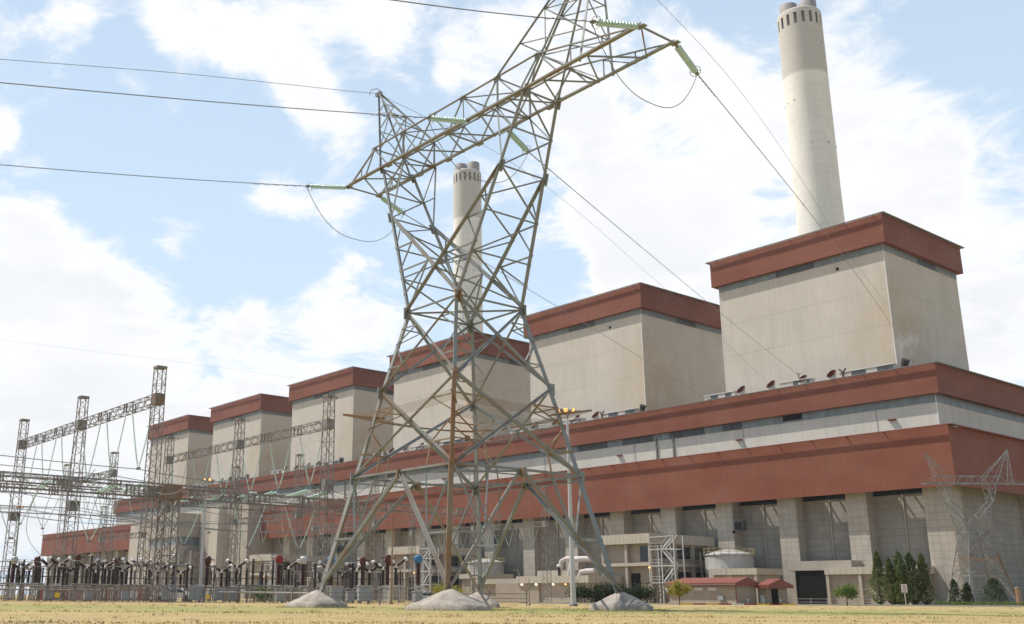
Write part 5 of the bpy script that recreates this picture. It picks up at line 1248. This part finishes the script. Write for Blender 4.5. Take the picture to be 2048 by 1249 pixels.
# warning plates
def plate(b_, d_, z0, s_, label, c_=YELM, rot=0.0):
    x_ = gx(b_, d_); t = thing('warning_plate', label, 'sign', (x_, d_, 0), rot); m = MB(); m.box(-s_, s_, -.02, .02, z0-s_, z0+s_); m.build('plate', c_, t); m = MB(); m.bar((0, .04, 0), (0, .04, z0+s_), .05); m.build('post', GAL, t)
plate(113, 101.3, .62, .22, 'yellow warning plate on the palisade fence at far left'); plate(415, 101.3, .55, .18, 'yellow warning plate on the fence near the cabinets')
# small things along the foot of the hall
t0 = None
for i, x in enumerate((11.5, 9.0, 6.5, -18.0, -21.5, -28.5)):
    p_ = bw(x, -63 if x > 0 else -55, GZ); o = thing('bollard', 'x', 'bollard', p_, 0, 'short white topped bollards on the station forecourt') if t0 is None else copy_tree(t0); o.location = p_
    o['label'] = 'short grey bollard with white top on the forecourt, %s counting from the right' % ('first', 'second', 'third', 'fourth', 'fifth', 'sixth')[i]
    if t0 is None:
        t0 = o; m = MB(); m.tube([(0, 0, -.1), (0, 0, .85)], .1, 8); m.build('shaft', GAL, o); m = MB(); m.tube([(0, 0, .85), (0, 0, 1.0)], .11, 8); m.build('top', WHITEM, o)
for i, (x, lb) in enumerate(((-8.0, 'slim street lamp right of the tank behind the gatehouse'), (-47.0, 'slim street lamp before the workshop left of the mast'))):
    t = thing('street_lamp', lb, 'street lamp', bw(x, -54 if i else -47, GZ), YAW, 'slim street lamps'); m = MB(); m.tube([(0, 0, -.1), (0, 0, 7.2), (0, -.3, 7.6), (0, -1.2, 7.75)], [.09, .06, .05, .04], 8); m.build('pole', GALL, t); m = MB(); m.box(-.14, .14, -1.75, -1.15, 7.66, 7.8); m.build('lamp_head', GREYM, t)
# cars
def car(x_, y_, rz, paint, label):
    t = thing('parked_car', label, 'car', (x_, y_, gz(x_, y_)), rz, 'cars parked in the yard'); m = MB()
    pr = [(-2.1, .35), (-2.1, .85), (-1.2, .98), (-.75, 1.42), (.7, 1.42), (1.25, .95), (2.05, .82), (2.1, .35)]
    n_ = len(pr); vs = [(x, -.82 + (.12 if z > 1.1 else 0), z) for x, z in pr] + [(x, .82 - (.12 if z > 1.1 else 0), z) for x, z in pr]
    m.add(vs, [tuple(range(n_)), tuple(range(n_, 2*n_))[::-1]] + [(i, (i+1) % n_, n_+(i+1) % n_, n_+i) for i in range(n_)]); m.build('body', paint, t)
    m = MB(); m.add([(-1.1, -.832, .98), (-.72, -.725, 1.36), (.66, -.725, 1.36), (1.1, -.832, .98)], [(0, 1, 2, 3)]); m.add([(-1.1, .832, .98), (-.72, .725, 1.36), (.66, .725, 1.36), (1.1, .832, .98)], [(3, 2, 1, 0)]); m.each('window', GLASSD, t)
    for wx in (-1.3, 1.3):
        for wy in (-.8, .8): w = MB(); w.lathe([(0.02, -.1), (.32, -.1), (.34, 0), (.32, .1), (.02, .1)], (wx, wy, .33), 14, (0, 1, 0)); w.build('wheel', BLACKP, t)
SILV = mat('silver_car_paint', (0.55, 0.56, 0.58), 0.3, metal=0.4)
car(gx(856, 150), 150, 0.15, SILV, 'silver car parked behind the front footing'); car(gx(350, 118), 118, 0.0, WHITEM, 'white car glimpsed behind the yard fence at left'); car(gx(700, 160), 160, 0.1, mat('dark_car_paint', (0.05, 0.03, 0.035), 0.3), 'dark car parked beyond the cabinets')
# notice sign
t = thing('notice_sign', 'white notice board with red lettering on a post before the cypresses', 'sign', (54.3, 118, gz(54, 118)), 0.0)
m = MB(); m.bar((0, 0, 0), (0, 0, 2.3), .07); m.build('post', GALL, t); m = MB(); m.box(-.32, .32, -.06, -.035, 1.45, 2.4); m.build('board', WHITEM, t)
m = MB()
for i, (a_, b_) in enumerate(((-.22, .2), (-.18, .16), (-.24, .24), (-.14, .12))): m.box(a_, b_, -.068, -.06, 2.18-.19*i, 2.26-.19*i)
m.box(-.3, .3, -.067, -.061, 1.48, 1.54); m.build('lettering', REDM, t)
# barrier and posts by the loading bay
t = thing('pipe_barrier', 'low galvanised pipe barrier right of the gatehouse', 'barrier', bw(6.5, -52, GZ), YAW+.55); m = MB()
for x in range(0, 19, 3): m.bar((x, 0, 0), (x, 0, 1.35 if x < 12 else 3.2), .1)
for z in (.6, 1.2): m.bar((0, 0, z), (18, 0, z), .08)
m.bar((12, 0, 3.0), (18, 0, 3.1), .1); m.bar((12, 0, 1.2), (15, 0, 3.0), .08); m.bar((15, 0, 3.0), (18, 0, 1.2), .08); m.build('frame', GALL, t)
t = thing('rusty_drum', 'tall brown gate post before the distant pylon', 'gate post', (101, 178, gz(0, 178))); m = MB(); m.tube([(0, 0, 0), (0, 0, 3.0)], .42, 12); m.build('post', STEELB, t); m = MB(); m.lathe([(.45, 3.0), (.45, 3.12), (.02, 3.2)], (0, 0, 0), 12); m.build('cap', GAL, t)
t = thing('slim_lattice_mast', 'slim light lattice mast at the right edge before the hall wall', 'lattice mast', (111.5, 190, gz(0, 190)-.2)); m = MB(); lattice(m, (0, 0, 0), (0, 0, 13.5), .9, .35, 18, .09, .05, (1, 0, 0)); m.build('frame', GALL, t); m = MB(); m.box(-.7, .7, -.5, .5, 9.0, 9.3); m.build('platform', GAL, t); m = MB(); m.tube([(0, 0, 13.4), (0, 0, 15)], .05, 6); m.build('rod', GALL, t)

ORDS = 'first second third fourth fifth sixth seventh eighth ninth tenth eleventh twelfth thirteenth fourteenth fifteenth sixteenth seventeenth eighteenth nineteenth twentieth'.split()
ORDS += ['twenty-' + w for w in ORDS[:9]] + ['thirtieth'] + ['thirty-' + w for w in ORDS[:9]] + ['fortieth'] + ['forty-' + w for w in ORDS[:9]]
def rank(pred, fmt):
    os_ = [o for o in COL.objects if o.parent is None and pred(o)]
    os_.sort(key=lambda o: o.location.x / max(o.location.y, 1))
    for i, o in enumerate(os_): o['label'] = fmt % ORDS[i]
nm_ = lambda n_: (lambda o: o.name.split('.')[0] == n_)
rank(nm_('circuit_breaker'), 'Y shaped circuit breaker with pale end caps, %s from the left in the switchyard')
rank(nm_('disconnector'), 'disconnector with three dark posts on a pipe frame, %s from the left')
rank(nm_('surge_arrester'), 'thin dark surge arrester on a lattice stand, %s from the left')
rank(nm_('busbar_stand'), 'grey lattice stand with three small insulators and busbar, %s from the left')
rank(nm_('control_cabinet'), 'grey control cabinet on short feet behind the fence, %s from the left')
rank(nm_('tension_insulator'), 'pale green horizontal tension insulator pair among the yard beams, %s from the left')
for key_, fm_ in (('G1', 'V shaped insulator pair under the tall nearest gantry beam, %s from the left'), ('G2', 'V shaped insulator pair under the gantry before the boiler houses, %s from the left'), ('G3', 'V shaped insulator pair under the small distant left gantry, %s from the left'),
                  ('G4', 'small V shaped insulator pair before the red fascia, %s from the left'), ('G5', 'small V shaped insulator pair seen through the pylon legs, %s from the left'), ('G6', 'small V shaped insulator pair behind the left pylon leg, %s from the left'),
                  ('B0', 'V insulator pair under the middle crossing beam, %s from the left'), ('B1', 'V insulator pair under the lowest crossing beam, %s from the left'), ('B2', 'V insulator pair under the rearmost crossing beam, %s from the left')):
    rank(lambda o: o.name.startswith('v_insulator') and o['label'] == key_, fm_)

# ------------------------------------------------------------------ plants
def leaves(mb, pts, size, r_):
    for p_ in pts:
        s_ = size*r_.uniform(.6, 1.4); a = Vector((r_.gauss(0, 1), r_.gauss(0, 1), r_.gauss(0, 1))).normalized(); b_ = a.cross(Vector((r_.gauss(0, 1), r_.gauss(0, 1), r_.gauss(0, 1)))).normalized(); c_ = a.cross(b_)
        mb.add([p_ - b_*s_, p_ - c_*s_*.5, p_ + b_*s_, p_ + c_*s_*.5], [(0, 1, 2, 3)])
def conifer(name, loc, h, r0, label, mt, seed, cat='tree', group=None, n_=5200, lean=0.0, size=.12):
    r_ = random.Random(seed); t = thing(name, label, cat, loc, 0, group); m = MB(); pts = []
    lumps = [(r_.uniform(0, 2*pi), r_.random(), r_.uniform(.25, .8)*r_.choice((1, 1, -.7))) for _ in range(34)]; lean += r_.uniform(-.03, .03)
    for i in range(n_):
        f_ = r_.random()**.85; prof = min(1, f_*6)**.6 * (1-f_)**.50 * 1.08 + .04; a = r_.uniform(0, 2*pi)
        bump = 1 + sum(w*math.exp(-(((a-la+pi) % (2*pi))-pi)**2/.25 - (f_-lf)**2/.003) for la, lf, w in lumps) - .12
        rad = r0*prof*bump*(r_.random()**.35); pts.append(Vector((rad*cos(a) + lean*f_*h, rad*sin(a), .15 + f_*h*.97)))
    for k in range(60): pts.append(Vector((lean*h + r_.gauss(0, .05), r_.gauss(0, .05), h*(.93 + .09*r_.random()))))
    leaves(m, pts, size, r_); m.build('crown', mt, t)
    m = MB(); m.tube([(0, 0, -.2), (lean*h*.5, 0, h*.5), (lean*h*.85, 0, h*.85)], [.09, .06, .02], 7)
    for k in range(14):
        z = h*(.06 + .8*k/14); a = k*2.4; m.bar((lean*z, 0, z), (lean*z + r0*.6*cos(a), r0*.6*sin(a), z+.35), .03)
    m.build('trunk', BARK, t); return t
CYPRESS = [(74.6, 170, 8.2, .95, 'leftmost tall cypress of the row'), (75.3, 167, 7.1, .95, 'second cypress of the row, a little lower'), (76.1, 165, 6.9, 1.0, 'third cypress of the row, bushy with lighter tip'), (77.0, 168, 6.0, .95, 'short middle cypress of the row'), (78.4, 170, 8.2, .95, 'tall cypress in the middle right of the row'), (80.1, 170, 8.1, 1.0, 'tall broad cypress behind the white notice board'), (82.0, 170, 7.9, .92, 'rightmost tall slender cypress of the row')]
for i, (x_, y_, h, r0, lb) in enumerate(CYPRESS): conifer('cypress_tree', (x_-.4, y_, gz(x_, y_)), h*1.03, r0*1.45, lb, LEAFC, 20+i, group='tall cypresses before the low annex')
for i, (x_, y_, h, r0, lb) in enumerate(((86.5, 170, 4.0, .78, 'left small pointed conifer in the right hand group'), (87.3, 168, 3.2, .72, 'middle low conifer in the right hand group'), (88.6, 170, 3.5, .75, 'right small conifer touching the middle low one'), (90.3, 165, 4.1, 1.55, 'broad drop shaped conifer right of the small ones'))):
    conifer('small_conifer', (x_-.3, y_, gz(x_, y_)), h*1.03, r0*1.3, lb, LEAFK, 40+i, group='small conifers at right', n_=1500 if i < 3 else 2600)
def round_tree(loc, h, r0, label, mt, seed, zc=.62, n_=2400, fl=.8, size=.10, jag=.25):
    r_ = random.Random(seed); t = thing('small_tree', label, 'tree', loc, 0, 'small round trees before the station'); m = MB(); pts = []
    cl = []
    for _ in range(34):
        d = Vector((r_.gauss(0, 1), r_.gauss(0, 1), r_.gauss(0, .8))).normalized()*r0*(.55 + jag*r_.random()); cl.append((Vector((d.x, d.y, h*zc + d.z*fl)), r0*r_.uniform(.22, .40)))
    for i in range(n_):
        c_, rr_ = r_.choice(cl); pts.append(c_ + Vector((r_.gauss(0, 1), r_.gauss(0, 1), r_.gauss(0, .8)))*rr_*.55)
    leaves(m, pts, size, r_); m.build('crown', mt, t)
    m = MB(); m.tube([(0, 0, -.2), (.03, 0, h*.3), (0, 0, h*.5)], [.075, .06, .045], 8)
    for k in range(7): a = k*.9+.3; m.tube([(0, 0, h*.36), (r0*.4*cos(a), r0*.4*sin(a), h*.6), (r0*.7*cos(a), r0*.7*sin(a), h*.75)], [.04, .025, .01], 5)
    m.build('trunk', BARK, t); return t
round_tree((30.9, 125, gz(30, 125)), 3.0, 1.35, 'small round yellow green tree before the gatehouse', LEAFY, 3, .63)
round_tree((50.6, 125, gz(50, 125)), 2.7, 1.3, 'small drooping bright green tree left of the cypresses', LEAFG, 5, .60, fl=.75, jag=.4)
def shrub(name, loc, L_, h, dpt, label, mt, seed, n_=6000, size=.12, cat='hedge'):
    r_ = random.Random(seed); t = thing(name, label, cat, loc, 0); m = MB(); pts = []
    bl = [(r_.uniform(0, L_), r_.uniform(-dpt/2, dpt/2), h*r_.uniform(.45, .8), h*r_.uniform(.25, .42)) for _ in range(int(6 + L_*4))]
    for i in range(n_):
        if i % 3 == 0: pts.append(Vector((r_.uniform(0, L_), r_.uniform(-dpt/2, dpt/2), r_.uniform(0, h*.75))))
        else:
            b_ = r_.choice(bl); pts.append(Vector((b_[0] + r_.gauss(0, 1)*b_[3]*.8, b_[1] + r_.gauss(0, 1)*b_[3]*.6, max(.02, b_[2] + r_.gauss(0, 1)*b_[3]*.5))))
    leaves(m, pts, size, r_); m.build('foliage', mt, t); m = MB()
    for k in range(int(3 + L_*1.5)): x = L_*(k+.5)/int(3+L_*1.5); m.tube([(x, 0, -.1), (x + r_.uniform(-.2, .2), 0, h*.6)], [.04, .015], 5)
    m.build('stems', BARK, t); return t
shrub('hedge', (22.2, 150, gz(22, 150)), 11.6, 2.7, 2.0, 'long dark green hedge behind the right footing', LEAFD, 8, 9000)
shrub('bush', (2.0, 95, 0), 1.9, 1.75, 1.4, 'rounded yellow green bush behind the front footing', LEAFY, 9, 2400, .09, 'bush')
shrub('bush', (gx(505, 125), 125, -.02), 2.4, 1.6, 1.2, 'low reddish green shrub seen between the yard posts', LEAFG, 10, 1500, .1, 'bush')
shrub('ground_shrubs', (78.5, 160, gz(78, 160)), 13, .7, 1.5, 'low straggly shrubs at the feet of the small conifers', LEAFG, 13, 2500, .1, 'bush')

# ------------------------------------------------------------------ steam at the exhaust hood of the nearest boiler house
def steam(pos, s_, label, seed):
    m = bpy.data.materials.new('steam'); m.use_nodes = True; nt = m.node_tree; N = nt.nodes; L = nt.links; N.clear()
    out = N.new('ShaderNodeOutputMaterial'); v = N.new('ShaderNodeVolumePrincipled'); v.inputs['Color'].default_value = (1, 1, 1, 1); L.new(v.outputs[0], out.inputs['Volume'])
    tc = N.new('ShaderNodeTexCoord'); no = N.new('ShaderNodeTexNoise'); no.inputs['Scale'].default_value = 0.45; no.inputs['Detail'].default_value = 4; L.new(tc.outputs['Object'], no.inputs[0])
    r1 = N.new('ShaderNodeMapRange'); L.new(no.outputs['Fac'], r1.inputs[0]); r1.inputs[1].default_value = .5; r1.inputs[2].default_value = .7; r1.inputs[3].default_value = 0; r1.inputs[4].default_value = .22
    ln = N.new('ShaderNodeVectorMath'); ln.operation = 'LENGTH'; L.new(tc.outputs['Object'], ln.inputs[0])
    r2_ = N.new('ShaderNodeMapRange'); L.new(ln.outputs['Value'], r2_.inputs[0]); r2_.inputs[1].default_value = 1.2; r2_.inputs[2].default_value = 4.6; r2_.inputs[3].default_value = 1; r2_.inputs[4].default_value = 0
    mu = N.new('ShaderNodeMath'); mu.operation = 'MULTIPLY'; L.new(r1.outputs[0], mu.inputs[0]); L.new(r2_.outputs[0], mu.inputs[1]); L.new(mu.outputs[0], v.inputs['Density'])
    b = MB(); b.lathe([(0.01, -4.6), (2.3, -4), (4, -2.3), (4.6, 0), (4, 2.3), (2.3, 4), (.01, 4.6)], (0, 0, 0), 20); o = b.build('steam', m); o.location = pos; o.scale = (s_, s_, s_*1.25)
    prop(o, label, 'steam', kind='stuff')
steam(bw(4.2, YM+2.0, ZMT+4.6), 1.0, 'small puff of white steam above the hood at the foot of the tallest boiler house', 1)

# ------------------------------------------------------------------ thin haze over the whole site
def haze():
    m = bpy.data.materials.new('haze'); m.use_nodes = True; nt = m.node_tree; N = nt.nodes; N.clear()
    out = N.new('ShaderNodeOutputMaterial'); v = N.new('ShaderNodeVolumePrincipled'); v.inputs['Color'].default_value = (0.92, 0.95, 1.0, 1); v.inputs['Density'].default_value = 0.00008; v.inputs['Anisotropy'].default_value = 0.35
    nt.links.new(v.outputs[0], out.inputs['Volume'])
    b = MB(); b.box(-7000, 7000, -4000, 7000, -2.5, 262); o = b.build('haze', m); prop(o, kind='stuff')
haze()
